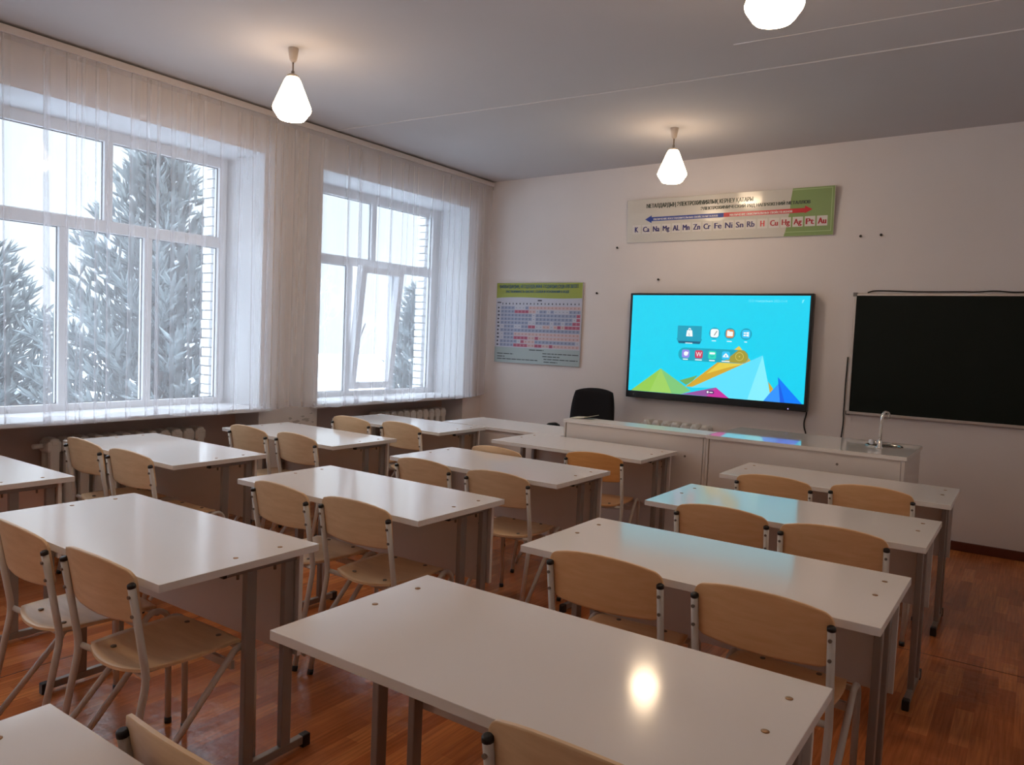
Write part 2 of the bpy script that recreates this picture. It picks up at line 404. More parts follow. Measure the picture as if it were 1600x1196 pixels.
XG = -4.85   # inner face of the window frames
def window(n, a, b, tilt):
    root = empty('window_%d' % n, (XG, (a + b) / 2, ZS)); struct(root)
    w = b - a; h = ZH - ZS; y0 = -w / 2; y1 = w / 2; D = 0.07
    fw = 0.058; mw = 0.060
    ztr0 = 1.268; ztr1 = 1.352                      # transom, measured from the sill
    mb = MB()
    mb.box(-D, 0, y0, y0 + fw + 0.012, 0, h, 'pvc', 0.004); mb.box(-D, 0, y1 - fw - 0.012, y1, 0, h, 'pvc', 0.004)
    mb.box(-D, 0.001, y0, y1, h - 0.082, h, 'pvc', 0.004); mb.box(-D, 0.001, y0, y1, 0, 0.052, 'pvc', 0.004)
    mb.box(-D, 0.0015, y0 + 0.02, y1 - 0.02, ztr0, ztr1, 'pvc', 0.004)
    mb.box(-D, 0.0012, -mw / 2, mw / 2, ztr1, h, 'pvc', 0.004)
    third = (w - 2 * fw) / 3
    m1, m2 = y0 + fw + third, y1 - fw - third
    for c in (m1, m2): mb.box(-D, 0.0012, c - mw / 2, c + mw / 2, 0, ztr0, 'pvc', 0.004)
    mb.build('frame', root)
    def gl(ya, yb, za, zb, parent=root):
        mb = MB(); mb.box(-0.046, -0.040, ya, yb, za, zb, 'glass'); mb.build('glass_pane', parent)
        mb = MB(); g = 0.006
        for q in ((ya, ya + g, za, zb), (yb - g, yb, za, zb), (ya, yb, za, za + g), (ya, yb, zb - g, zb)):
            mb.box(-0.036, -0.030, q[0], q[1], q[2], q[3], 'gasket')
        mb.build('gasket', parent)
    e = fw + 0.012
    gl(y0 + e, -mw / 2, ztr1, h - 0.082); gl(mw / 2, y1 - e, ztr1, h - 0.082)
    gl(y0 + e, m1 - mw / 2, 0.052, ztr0); gl(m2 + mw / 2, y1 - e, 0.052, ztr0)
    if not tilt: gl(m1 + mw / 2, m2 - mw / 2, 0.052, ztr0)
    # centre casement
    if tilt:
        s = empty('casement', (0.012 if tilt else 0.0, 0, 0.075)); s.parent = root
        ya, yb = m1 + mw / 2 - 0.02, m2 - mw / 2 + 0.02; sh = ztr0 - 0.075 + 0.012; sw = 0.066
        mb = MB()
        for q in ((ya, ya + sw, 0, sh), (yb - sw, yb, 0, sh), (ya + sw - 0.001, yb - sw + 0.001, 0.0005, sw), (ya + sw - 0.001, yb - sw + 0.001, sh - sw, sh - 0.0005)):
            mb.box(-0.05, 0.022, q[0], q[1], q[2], q[3], 'pvc', 0.003)
        mb.box(-0.028, -0.022, ya + sw - 0.004, yb - sw + 0.004, sw - 0.004, sh - sw + 0.004, 'glass')
        sash = mb.build('sash', s)
        mb = MB(); mb.box(0.022, 0.030, ya + 0.018, ya + 0.046, 0.50, 0.57, 'pvc', 0.003)
        mb.tube([(0.03, ya + 0.032, 0.535), (0.055, ya + 0.032, 0.535), (0.058, ya + 0.036, 0.55), (0.058, ya + 0.075, 0.655)] if tilt else
                [(0.03, ya + 0.032, 0.535), (0.055, ya + 0.032, 0.535), (0.058, ya + 0.032, 0.52), (0.058, ya + 0.032, 0.42)], 0.008, 'pvc')
        mb.build('handle', s)
        if tilt: s.rotation_euler = (0, math.radians(6.0), 0)
    mb = MB(); mb.box(0.0, (XW + 0.075) - XG, y0 - RV - 0.085, y1 + RV + 0.075, -0.035, 0.0, 'pvc', 0.008); mb.build('window_sill', root)
    mb = MB(); mb.box(OUT - 0.16 - XG, -D, y0 - 0.02, y1 + 0.02, -0.03, -0.015, 'pvc'); mb.build('outer_sill', root)
    return root
window(3, *WIN[0], False)['label'] = 'white framed window beside the camera'
window(1, *WIN[1], False)['label'] = 'left white framed window'
window(2, *WIN[2], True)['label'] = 'right white framed window with tilted casement'

# ------------------------------------------------------------------ tulle curtains
def curtain(name, ya, yb, folds, seed, label, ztop=3.138, zbot=0.842, x0=-4.362):
    rnd = random.Random(seed)
    F = []
    for (y, w) in folds:
        F.append((y, w, rnd.uniform(-0.012, 0.012), rnd.uniform(0.7, 1.3)))
    F.sort()
    rows = []
    nz = 16
    ph = [rnd.uniform(0, 6.28) for _ in range(6)]
    for i in range(nz + 1):
        t = i / nz; z = ztop + (zbot - ztop) * t
        pts = []; prev = ya
        wav = lambda y: 0.010 * math.sin(7 * y + ph[0]) * t + 0.006 * math.sin(17 * y + ph[1] + 0.6 * t) + 0.0015 * math.sin(57 * y + ph[2]) * (1 - 0.8 * t)
        for (y, w, sl, k) in F:
            yc = y + sl * (t - 0.5) * 2
            ww = w * (0.55 + 0.45 * t * k) if w > 0.012 else w
            n = 5
            for q in range(n):
                yy = prev + (yc - ww / 2 - prev) * q / n
                pts.append((x0 + wav(yy), yy, z))
            xx = x0 + wav(yc)
            pts += [(xx + 0.001, yc + ww / 2 - 0.001, z), (xx + 0.0025, yc + ww / 2, z), (xx + 0.004, yc + ww / 2 - 0.001, z),
                    (xx + 0.0045, yc, z), (xx + 0.005, yc - ww / 2 + 0.001, z), (xx + 0.0065, yc - ww / 2, z), (xx + 0.008, yc - ww / 2 + 0.001, z), (xx + 0.006, yc + ww / 2 + 0.002, z)]
            prev = yc + ww / 2 + 0.010
        for q in range(7):
            yy = prev + (yb - prev) * q / 6
            pts.append((x0 + wav(yy), yy, z))
        dz = 0.012 * math.sin(5 * ya + 1.0)
        if i == nz: pts = [(x, y, zz + 0.010 * math.sin(7.3 * y + ph[3]) + 0.006 * math.sin(19 * y + ph[4])) for x, y, zz in pts]
        rows.append(pts)
    root = empty(name, (x0, (ya + yb) / 2, zbot))
    mb = MB(); mb.sheet([[(x - x0, y - (ya + yb) / 2, z - zbot) for x, y, z in r] for r in rows], 'tulle'); mb.build('tulle_panel', root, fix=False)
    # turned hem along the bottom
    lo = [(x + 0.002, y, z + 0.0) for x, y, z in rows[-1]]; hi = [(x + 0.003, y, z + 0.045) for x, y, z in rows[-1]]
    mb = MB(); mb.sheet([[(x - x0, y - (ya + yb) / 2, z - zbot) for x, y, z in r] for r in (hi, lo)], 'tulle'); mb.build('hem', root, fix=False)
    # gathered heading tape
    n = int((yb - ya) / 0.02); hd = []
    for zz in (-0.035, 0.001):
        hd.append([(x0 + 0.012 + 0.002 * (1 if q % 2 else -1), ya + (yb - ya) * q / n, ztop + zz) for q in range(n + 1)])
    mb = MB(); mb.sheet([[(x - x0, y - (ya + yb) / 2, z - zbot) for x, y, z in r] for r in hd], 'tulle'); mb.build('heading', root, fix=False)
    tag(root, label, 'curtain')
    return root

f1 = [(1.55, .012), (1.68, .016), (1.80, .01), (1.93, .014), (2.07, .01), (2.209, .012), (2.44, .050), (2.555, .008), (2.616, .006), (2.647, .010), (2.739, .010), (2.812, .014), (2.956, .010), (3.08, .008), (3.153, .028), (3.247, .007), (3.387, .008), (3.493, .014), (3.634, .010), (3.80, .010), (3.92, .014), (4.06, .03)]
curtain('tulle_curtain', 1.44, 4.12, f1, 3, 'white tulle curtain over the large left window')
f2 = [(4.20, .007), (4.31, .006), (4.45, .008), (4.60, .006), (4.90, .032), (5.043, .066), (5.27, .008), (5.43, .04), (5.57, .010), (5.645, .007), (5.74, .010), (5.80, .007), (6.01, .018), (6.16, .02), (6.26, .016), (6.36, .02), (6.47, .016), (6.60, .02), (6.72, .02), (6.84, .02)]
curtain('tulle_curtain', 4.13, 6.99, f2, 5, 'white tulle curtain over the right window and the pier left of it')
mb = MB()
mb.box(-4.372, -4.347, YB + 0.02, YF - 0.02, 3.142, 3.186, 'rail', 0.003)
mb.box(-4.445, -4.371, YB + 0.02, YF - 0.02, 3.168, 3.186, 'rail', 0.002)
for k in range(20): mb.box(-4.44, -4.41, YB + 0.2 + k * 0.4, YB + 0.23 + k * 0.4, 3.18, ZC(-4.43), 'rail')
tag(mb.build('curtain_rail'), 'white curtain rail strip just under the ceiling', 'curtain rail')

# ------------------------------------------------------------------ radiators
def radiator(n, loc, rz, label, pitch=0.095):
    root = empty('cast_iron_radiator', loc, rz)
    for i in range(n):
        x = (i - (n - 1) / 2) * pitch
        mb = MB()
        for dy in (-0.045, 0.045):
            mb.box(x - 0.030, x + 0.030, dy - 0.022, dy + 0.022, 0.16, 0.68, 'radiator', 0.010)
        mb.box(x - pitch / 2 + 0.002, x + pitch / 2 - 0.002, -0.066, 0.066, 0.625, 0.705, 'radiator', 0.018)
        mb.box(x - 0.034, x + 0.034, -0.068, 0.068, 0.66, 0.722, 'radiator', 0.020)
        mb.box(x - pitch / 2 + 0.002, x + pitch / 2 - 0.002, -0.066, 0.066, 0.13, 0.21, 'radiator', 0.018)
        mb.build('section', root)
    L_ = n * pitch / 2
    for s in (-1, 1):
        mb = MB(); mb.box(s * (L_ - 0.12) - 0.012, s * (L_ - 0.12) + 0.012, -0.02, 0.02, 0.0, 0.14, 'radiator'); mb.build('support_foot', root)
    for zz in (0.67, 0.17):
        mb = MB(); mb.tube([(-L_, 0, zz), (-L_ - 0.06, 0, zz)], 0.016, 'radiator'); mb.build('pipe', root)
    return tag(root, label, 'radiator')
radiator(12, (-4.59, 3.10, 0), PI / 2, 'cast iron radiator in the niche below the left window')
radiator(11, (-4.59, 6.02, 0), PI / 2, 'cast iron radiator in the niche below the right window')
rf_ = radiator(7, (-2.06, 6.94, 0), 0, 'white radiator on the board wall behind the counter, below the screen')

rf_.scale = (1, 1, 1.08)

# ------------------------------------------------------------------ pupils' desks
DD = 0.594
def make_desk():
    root = empty('school_desk')
    mb = MB(); mb.box(-0.6, 0.6, -DD / 2, DD / 2, 0.725, 0.75, 'laminate', 0.0015)
    for f in mb.bm.faces:
        if abs(f.normal.z) < 0.5: f.material_index = mb.mi('laminate_edge')
    top = mb.build('tabletop', root)
    for sx in (-1, 1):
        for y in (0.004, 0.180):
            mb = MB(); mb.lathe([(0.0085, 0.7495), (0.0085, 0.7513), (0.006, 0.7521), (0.002, 0.7518)], 'brass', (sx * 0.535, y, 0), 16); mb.build('screw', top)
    mb = MB(); mb.box(-0.575, 0.575, 0.232, 0.248, 0.36, 0.722, 'panel', 0.001)
    for sx in (-1, 1): mb.box(sx * 0.5755 - 0.0008, sx * 0.5755 + 0.0008, 0.232, 0.248, 0.36, 0.722, 'laminate_edge')
    mb.build('modesty_panel', root)
    for sx in (-1, 1):
        x = sx * 0.548
        for y, z0, z1 in ((0.050, 0.0435, 0.70), (0.205, 0.0435, 0.70)):
            mb = MB(); mb.box(x - 0.0125, x + 0.0125, y - 0.02, y + 0.02, z0, z1, 'frame_metal', 0.003)
            if y > 0.1:
                for zz in (0.64, 0.44): mb.tube([(x - sx * 0.0125, y, zz), (x - sx * 0.024, y, zz)], 0.006, 'screw', 8)
            mb.build('leg', root)
        mb = MB(); mb.box(x - 0.0125, x + 0.0125, -0.045, 0.262, 0.7, 0.725, 'frame_metal', 0.002)
        for y in (0.004, 0.15): mb.tube([(x, y, 0.70), (x, y, 0.682)], 0.005, 'screw', 8)
        r = mb.build('top_rail', root)
        mb = MB(); mb.box(x - 0.013, x + 0.013, -0.058, -0.045, 0.6995, 0.7255, 'black_plastic', 0.002); mb.build('end_cap', r)
        mb = MB(); mb.box(x - 0.0125, x + 0.0125, -0.075, 0.285, 0.014, 0.044, 'frame_metal', 0.003); f = mb.build('foot', root)
        for a, b in ((-0.105, -0.070), (0.280, 0.315)):
            mb = MB(); mb.box(x - 0.0145, x + 0.0145, a, b, 0.0, 0.046, 'black_plastic', 0.004); mb.build('foot_cap', f)
    return root

desk_spots = [
    ('A', -0.245, 1.728, 0.1, 'large white desk nearest the camera, a warm lamp glow reflected on its top'),
    ('B', -0.222, 2.806, -0.1, 'white desk of the right row standing directly ahead of the nearest desk'),
    ('C', -0.230, 3.882, 0.0, 'white desk of the right row with the blue screen glow on its left half'),
    ('D', -0.235, 4.930, 0.5, 'white desk of the right row pushed up against the sink counter'),
    ('E', -1.949, 1.726, 0.4, 'white desk of the middle row nearest the camera, at left'),
    ('F', -1.919, 2.815, -0.5, 'second white desk of the middle row, bright window streaks on its top'),
    ('G', -1.929, 3.895, -0.3, 'third white desk of the middle row, a lone chair back just behind it'),
    ('H', -1.975, 5.005, 0.0, 'front white desk of the middle row, against the counter with the ledge'),
    ('J', -3.672, 1.719, 0.0, 'white desk by the window wall cut off by the left frame edge'),
    ('K', -3.640, 2.792, 0.3, 'white desk of the window row in front of the left window radiator'),
    ('L', -3.628, 3.893, -0.5, 'white desk of the window row beside the pier between the windows'),
    ('M', -3.655, 4.983, 0.0, 'front white desk of the window row, touching the teacher table'),
    ('I', -0.261, 0.629, 0.0, 'white desk at the bottom left corner, only its far corner in view'),
]
proto = make_desk(); desks = {}
for i, (k, x, y, r, lab) in enumerate(desk_spots):
    if i == 0:
        o = proto; o.location = (x, y, 0); o.rotation_euler = (0, 0, math.radians(r))
        tag(o, lab, 'desk', "pupils' white two-seat desks")
    else:
        o = copy_tree(proto, (x, y, 0), math.radians(r), lab)
    desks[k] = o

# ------------------------------------------------------------------ pupils' chairs
def squircle(n, k=0.34):
    g = []
    for i in range(n + 1):
        v = -1 + 2 * i / n; row = []
        for j in range(n + 1):
            u = -1 + 2 * j / n
            row.append((u * math.sqrt(1 - k * v * v / 1.0 * 0.5 * (abs(u) ** 1.5)), v * math.sqrt(1 - k * u * u * 0.5 * (abs(v) ** 1.5))))
        g.append(row)
    return g

def smooth_path(pts, n=6, r=0.05):
    """round the corners of a polyline"""
    P = [Vector(p) for p in pts]; out = [P[0]]
    for i in range(1, len(P) - 1):
        a, b, c = P[i - 1], P[i], P[i + 1]
        ra = min(r, (a - b).length * 0.49); rc = min(r, (c - b).length * 0.49)
        p0 = b + (a - b).normalized() * ra; p1 = b + (c - b).normalized() * rc
        for q in range(n + 1):
            t = q / n; out.append(p0 * (1 - t) ** 2 + b * 2 * t * (1 - t) + p1 * t * t)
    out.append(P[-1]); return out

def back_y(x, z):
    return -0.190 - (z - 0.45) * 0.175 + 0.014 - 0.030 * (1 - min(1, (x / 0.2) ** 2)) + 0.0

def rounded_grid(ru, rv, nc=5, nm=8):
    """grid over [-1,1]^2 whose corner boxes (ru x rv) are mapped to quarter ellipses"""
    def ax(r): return [-1 + r * i / nc for i in range(nc)] + [-1 + r + (2 - 2 * r) * i / nm for i in range(nm)] + [1 - r + r * i / nc for i in range(nc + 1)]
    g = []
    for v in ax(rv):
        row = []
        for u in ax(ru):
            a = max(0, (abs(u) - (1 - ru)) / ru); b = max(0, (abs(v) - (1 - rv)) / rv); uu, vv = u, v
            if a > 0 and b > 0:
                uu = math.copysign(1 - ru + ru * a * math.sqrt(1 - b * b / 2), u); vv = math.copysign(1 - rv + rv * b * math.sqrt(1 - a * a / 2), v)
            row.append((uu, vv))
        g.append(row)
    return g

def make_backrest(m):
    mb = MB(); T = []; B = []
    for row in rounded_grid(0.15, 0.36):
        t = []; b = []
        for u, v in row:
            x = u * (0.206 - 0.004 * (1 - v))
            ztop = 0.805 - 0.034 * abs(u) ** 2.3; zbot = 0.608 + 0.008 * u * u
            z = zbot + (ztop - zbot) * (v + 1) / 2
            y = back_y(x, z)
            t.append((x, y + 0.0045, z)); b.append((x, y - 0.0045, z))
        T.append(t); B.append(b)
    mb.slab(T, B, m)
    return mb

def make_seat(m):
    mb = MB(); n = 16; T = []; B = []
    for row in squircle(n, 0.40):
        t = []; b = []
        for u, v in row:
            yv = (v + 1) / 2
            x = u * (0.176 + 0.014 * yv)
            y = -0.190 + 0.365 * yv - 0.022 * (1 - u * u) * max(0, 1 - 2.2 * yv)
            z = 0.458 - 0.014 * (1 - u * u) * (1 - yv) - 0.010 * math.sin(PI * yv) * (1 - 0.5 * u * u) - 0.018 * max(0, (yv - 0.82) / 0.18) ** 2
            t.append((x, y, z)); b.append((x, y, z - 0.010))
        T.append(t); B.append(b)
    mb.slab(T, B, m)
    return mb

R_ = 0.0115
def make_chair():
    root = empty('school_chair')
    st = make_seat('birch').build('seat', root)
    for sx in (-1, 1):
        for y, z in ((-0.135, 0.4475), (0.125, 0.452)):
            mb = MB(); mb.lathe([(0.009, z - 0.003), (0.009, z + 0.002), (0.004, z + 0.0035)], 'screw', (sx * 0.092, y, 0), 12); mb.build('screw', st)
    bk = make_backrest('birch').build('backrest', root)
    for sx in (-1, 1):
        x = sx * 0.2
        for z in (0.705, 0.645):
            y = -0.190 - (z - 0.45) * 0.175
            mb = MB(); mb.tube([(x, y - R_ + 0.002, z), (x, y - R_ - 0.005, z)], 0.0055, 'screw', 10); mb.build('bolt', bk)
        mb = MB(); mb.tube(smooth_path([(x, -0.240, 0.735), (x, -0.190, 0.44), (x, -0.275, 0.012)], 6, 0.04), R_, 'chair_metal', 12)
        post = mb.build('back_leg', root)
        mb = MB(); mb.tube([(x, -0.2395, 0.732), (x, -0.2412, 0.742), (x, -0.2418, 0.745)], R_, 'black_plastic', 12, radii=[R_ * 1.1, R_ * 1.05, R_ * 0.7]); mb.build('end_cap', post)
        mb = MB(); mb.tube([(x, -0.272, 0.022), (x, -0.277, 0.0)], R_ * 1.15, 'black_plastic', 12); mb.build('rubber_foot', post)
        xi = x - sx * 0.0
        arc = [(x, 0.138 + 0.048 * math.cos(q), 0.392 + 0.048 * math.sin(q)) for q in [math.radians(d) for d in range(0, 136, 15)]]
        mb = MB(); mb.tube([(x, 0.190, 0.012)] + arc + [(x, -0.235, 0.055)], R_ * 0.95, 'chair_metal', 12)
        fl_ = mb.build('front_leg', root)
        mb = MB(); mb.tube([(x, 0.1895, 0.022), (x, 0.190, 0.0)], R_ * 1.12, 'black_plastic', 12); mb.build('rubber_foot', fl_)
    mb = MB(); mb.tube(smooth_path([(-0.195, -0.186, 0.440), (-0.12, -0.160, 0.425), (0.12, -0.160, 0.425), (0.195, -0.186, 0.440)], 5, 0.05), 0.010, 'chair_metal', 10); mb.build('rear_crossbar', root)
    mb = MB(); mb.box(-0.19, 0.19, 0.105, 0.120, 0.365, 0.393, 'chair_metal', 0.002); mb.build('front_crossbar', root)
    mb = MB()
    for sx in (-1, 1):
        mb.box(sx * 0.11 - 0.012, sx * 0.11 + 0.012, -0.165, 0.155, 0.420, 0.436, 'chair_metal', 0.002)
    mb.box(-0.19, 0.19, 0.143, 0.158, 0.418, 0.436, 'chair_metal', 0.002)
    mb.build('seat_support', root)
    return root

GROUP = "pupils' birch plywood chairs"
ch0 = make_chair()
seat_m = [c for c in ch0.children if c.name.startswith('seat') and 'support' not in c.name][0].data
back_m = [c for c in ch0.children if c.name.startswith('backrest')][0].data
def recolour(me, m):
    n = me.copy(); n.materials[0] = M[m]; return n
orange = {seat_m.name: recolour(seat_m, 'birch_dark'), back_m.name: recolour(back_m, 'birch_orange')}
amber = {seat_m.name: recolour(seat_m, 'birch_dark'), back_m.name: recolour(back_m, 'birch_dark')}
# (cap-mid x, cap-mid y, turn, scale, label, colour)
chairs = [
    ('E2', -1.630, 1.397, 0.3, 1.0, 'plywood chair at left foreground whose whole seat shows, right-hand seat of the nearest middle-row desk', None),
    ('E1', -2.135, 1.391, -2.0, 1.0, 'plywood chair cut by the left frame edge, window glare on its seat', None),
    ('A1', -0.470, 0.965, -1.0, 1.0, 'chair back pulled away from the nearest desk, at the bottom left behind the corner desk', None),
    ('A2', 0.068, 1.385, 0.0, 1.0, 'chair back cut by the bottom frame edge, at the near side of the nearest desk', None),
    ('B1', -0.452, 2.451, 2.5, 1.0, 'left of the two chairs just beyond the nearest desk', amber),
    ('B2', 0.063, 2.451, -1.5, 1.0, 'right of the two chairs just beyond the nearest desk', amber),
    ('C1', -0.427, 3.500, 3.0, 1.0, 'left chair at the desk lit by the blue screen glow', amber),
    ('C2', 0.046, 3.469, 3.5, 1.0, 'right chair at the desk lit by the blue screen glow', amber),
    ('D1', -0.485, 4.507, 1.5, 1.0, 'left chair at the desk touching the sink counter', amber),
    ('D2', -0.001, 4.602, 0.2, 1.0, 'right chair at the desk touching the sink counter', amber),
    ('F1', -2.110, 2.448, -3.5, 1.0, 'left chair at the second middle-row desk, its seat pale with window light', None),
    ('F2', -1.635, 2.458, 0.3, 1.0, 'right chair at the second middle-row desk, whole seat showing below its back', None),
    ('G1', -2.195, 3.520, 0.9, 0.98, 'left chair at the third middle-row desk, only its back showing', None),
    ('G2', -1.665, 3.520, 3.7, 0.98, 'right chair at the third middle-row desk, thin legs standing in the open aisle', None),
    ('H2', -1.665, 4.600, 8.0, 0.97, 'orange chair at the front middle-row desk by the counter', orange),
    ('H1', -2.195, 4.235, 0.0, 0.985, 'chair pushed back so only the top of its back shows beyond the third middle-row desk', None),
    ('K1', -3.770, 2.385, -2.0, 1.03, 'left chair in front of the left window radiator, next to the frame edge desk', None),
    ('K2', -3.240, 2.366, 0.9, 1.03, 'right chair at the desk in front of the left window radiator', None),
    ('L1', -3.740, 3.460, -1.8, 1.03, 'left chair at the desk beside the pier between the windows', None),
    ('L2', -3.250, 3.470, -3.4, 1.03, 'right chair at the desk beside the pier between the windows', None),
    ('M1', -3.720, 4.390, -1.4, 1.04, 'left chair at the front window-row desk, half hidden', None),
    ('M2', -3.235, 4.440, -3.6, 1.04, 'right chair at the front window-row desk near the teacher table', None),
]
for i, (k, cx, cy, r, sc, lab, sw) in enumerate(chairs):
    a = math.radians(r); off = 0.24 * sc
    x = cx - math.sin(a) * off; y = cy + math.cos(a) * off
    if i == 0:
        ch0.location = (x, y, 0); ch0.rotation_euler = (0, 0, a); tag(ch0, lab, 'chair', GROUP)
    else:
        copy_tree(ch0, (x, y, 0), a, lab, scale=sc, swap=sw)

# ------------------------------------------------------------------ teacher's table, counter, office chair
root = empty('teacher_table', (-2.955, 5.60, 0)); tag(root, 'white teacher table in the far left corner between the window desk and the counter', 'table')
mb = MB(); mb.box(-0.595, 0.600, -0.285, 0.29, 0.725, 0.75, 'laminate', 0.0015); mb.build('tabletop', root)
mb = MB(); mb.box(-0.575, 0.575, -0.262, -0.246, 0.12, 0.724, 'panel', 0.001); mb.build('front_panel', root)
for sx in (-1, 1):
    mb = MB(); mb.box(sx * 0.584 - 0.009, sx * 0.584 + 0.009, -0.265, 0.27, 0.0, 0.724, 'panel', 0.001); mb.build('side_panel', root)

ZT = 0.885
root = empty('demonstration_desk', (-1.76, 5.33, 0)); tag(root, 'white demonstration desk with a raised front ledge, left half of the long counter', 'desk')
x0, x1 = -0.58, 0.575
mb = MB(); mb.box(x0, x1, -0.002, 0.25, ZT - 0.024, ZT, 'laminate_satin', 0.0015); mb.build('ledge', root)
mb = MB(); mb.box(x0 + 0.023, x1 - 0.023, 0.014, 0.028, 0.05, ZT - 0.028, 'panel', 0.001)
mb.build('front_panel', root)
for xx in (x0 + 0.008, x1 - 0.008):
    mb = MB(); mb.box(xx - 0.008, xx + 0.008, 0.010, 0.50, 0.0, 0.72, 'panel', 0.001)
    mb.box(xx - 0.008, xx + 0.008, 0.010, 0.248, 0.71, ZT - 0.026, 'panel', 0.001); mb.build('side_panel', root)
mb = MB(); mb.box(x0 + 0.017, x1 - 0.017, 0.03, 0.52, 0.722, 0.745, 'laminate', 0.001); mb.build('worktop', root)
for xx in (x1 - 0.15,):
    mb = MB(); mb.tube([(xx, 0.015, 0.715), (xx, 0.011, 0.715)], 0.008, 'screw', 12); mb.build('screw', root)

root = empty('sink_counter', (-0.559, 5.33, 0)); tag(root, 'white counter with a chrome tap and small sink, right half of the long counter', 'counter')
x0, x1 = -0.624, 0.618
mb = MB()
# top with a round cut-out for the bowl
cx, cy, rr = 0.430, 0.470, 0.105
seg = 32
circ = [(cx + rr * math.cos(2 * PI * j / seg), cy + rr * math.sin(2 * PI * j / seg)) for j in range(seg)]
Xa, Xb, Ya, Yb = x0, x1 + 0.010, -0.004, 0.745
def edge_pt(j):
    a = 2 * PI * j / seg; dx, dy = math.cos(a), math.sin(a); t = 1e9
    if dx > 1e-9: t = min(t, (Xb - cx) / dx)
    if dx < -1e-9: t = min(t, (Xa - cx) / dx)
    if dy > 1e-9: t = min(t, (Yb - cy) / dy)
    if dy < -1e-9: t = min(t, (Ya - cy) / dy)
    return (cx + dx * t, cy + dy * t)
outer = [edge_pt(j) for j in range(seg)]
corners = [(Xb, Yb), (Xa, Yb), (Xa, Ya), (Xb, Ya)]
ang = lambda p: math.atan2(p[1] - cy, p[0] - cx) % (2 * PI)
for zt, rev in ((ZT, 1), (ZT - 0.024, 0)):
    for j in range(seg):
        a0 = 2 * PI * j / seg; a1 = 2 * PI * (j + 1) / seg
        mid = [c for c in corners if a0 + 1e-6 < ang(c) < a1 - 1e-6]
        loop = [circ[j], outer[j]] + mid + [outer[(j + 1) % seg], circ[(j + 1) % seg]]
        mb.poly([(x, y, zt) for x, y in loop], 'laminate_gloss')
for j in range(4):
    a, b = corners[j], corners[(j + 1) % 4]
    mb.poly([(a[0], a[1], ZT), (b[0], b[1], ZT), (b[0], b[1], ZT - 0.024), (a[0], a[1], ZT - 0.024)], 'laminate_edge')
bmesh.ops.remove_doubles(mb.bm, verts=mb.bm.verts, dist=1e-5)
mb.build('countertop', root)
mb = MB(); mb.box(x0 + 0.023, x1 - 0.023, 0.014, 0.028, 0.05, ZT - 0.026, 'panel', 0.001); mb.build('front_panel', root)
for xx in (x0 + 0.008, x1 - 0.008):
    mb = MB(); mb.box(xx - 0.008, xx + 0.008, 0.010, 0.735, 0.0, ZT - 0.025, 'panel', 0.001); mb.build('side_panel', root)
mb = MB(); mb.tube([(0.235, 0.015, 0.79), (0.235, 0.011, 0.79)], 0.008, 'screw', 12); mb.build('screw', root)
mb = MB()
prof = [(rr + 0.012, ZT + 0.001), (rr + 0.008, ZT + 0.007), (rr - 0.004, ZT + 0.006), (rr - 0.006, ZT - 0.01), (rr - 0.02, ZT - 0.11), (0.03, ZT - 0.13), (0.004, ZT - 0.13)]
mb.lathe(prof, 'sink_steel', (cx, cy, 0), 32); bm_ = mb.bm
mb.build('sink_bowl', root, fix=False)
fx, fy = cx - 0.005, cy - 0.150
tp = MB(); tp.lathe([(0.024, ZT), (0.024, ZT + 0.008), (0.016, ZT + 0.014), (0.0145, ZT + 0.05), (0.010, ZT + 0.055)], 'chrome', (fx, fy, 0), 20); tap = tp.build('tap', root)
mb = MB(); mb.tube(smooth_path([(fx, fy, ZT + 0.05), (fx + 0.004, fy, ZT + 0.235), (fx + 0.03, fy + 0.075, ZT + 0.240), (fx + 0.034, fy + 0.09, ZT + 0.195)], 7, 0.045), 0.0085, 'chrome', 14); mb.build('spout', tap)
mb = MB(); mb.tube([(fx, fy, ZT + 0.032), (fx - 0.038, fy + 0.01, ZT + 0.034)], 0.007, 'chrome', 10); mb.build('valve_stem', tap)
mb = MB(); mb.lathe([(0.004, -0.018), (0.013, -0.014), (0.018, -0.004), (0.018, 0.006), (0.013, 0.014), (0.004, 0.017)], 'white_plastic', (fx - 0.052, fy + 0.013, ZT + 0.036), 16); mb.build('handle_knob', tap)

# black office chair behind the counter
root = empty('office_chair', (-2.80, 6.45, 0), math.radians(8)); tag(root, 'black fabric office chair behind the counter ledge', 'chair')
mb = MB(); n = 12; T = []; B = []
for row in squircle(n, 0.5):
    t = []; b = []
    for u, v in row:
        z = 0.545 + (1.048 - 0.545) * (v + 1) / 2
        w = 0.225 + 0.012 * (-v)
        y = 0.225 + 0.05 * (v + 1) / 2 + 0.035 * (1 - u * u) 
        th = 0.03 * (1 - 0.85 * max(abs(u), abs(v)) ** 6)
        t.append((u * w, y - th, z)); b.append((u * w, y + th, z))
    T.append(t); B.append(b)
mb.slab(T, B, 'fabric_black'); mb.build('backrest', root)
mb = MB(); T = []; B = []
for row in squircle(n, 0.5):
    t = []; b = []
    for u, v in row:
        th = 0.035 * (1 - 0.7 * max(abs(u), abs(v)) ** 6)
        t.append((u * 0.235, v * 0.225, 0.455 + th)); b.append((u * 0.235, v * 0.225, 0.455 - th))
    T.append(t); B.append(b)
mb.slab(T, B, 'fabric_black'); mb.build('seat', root)
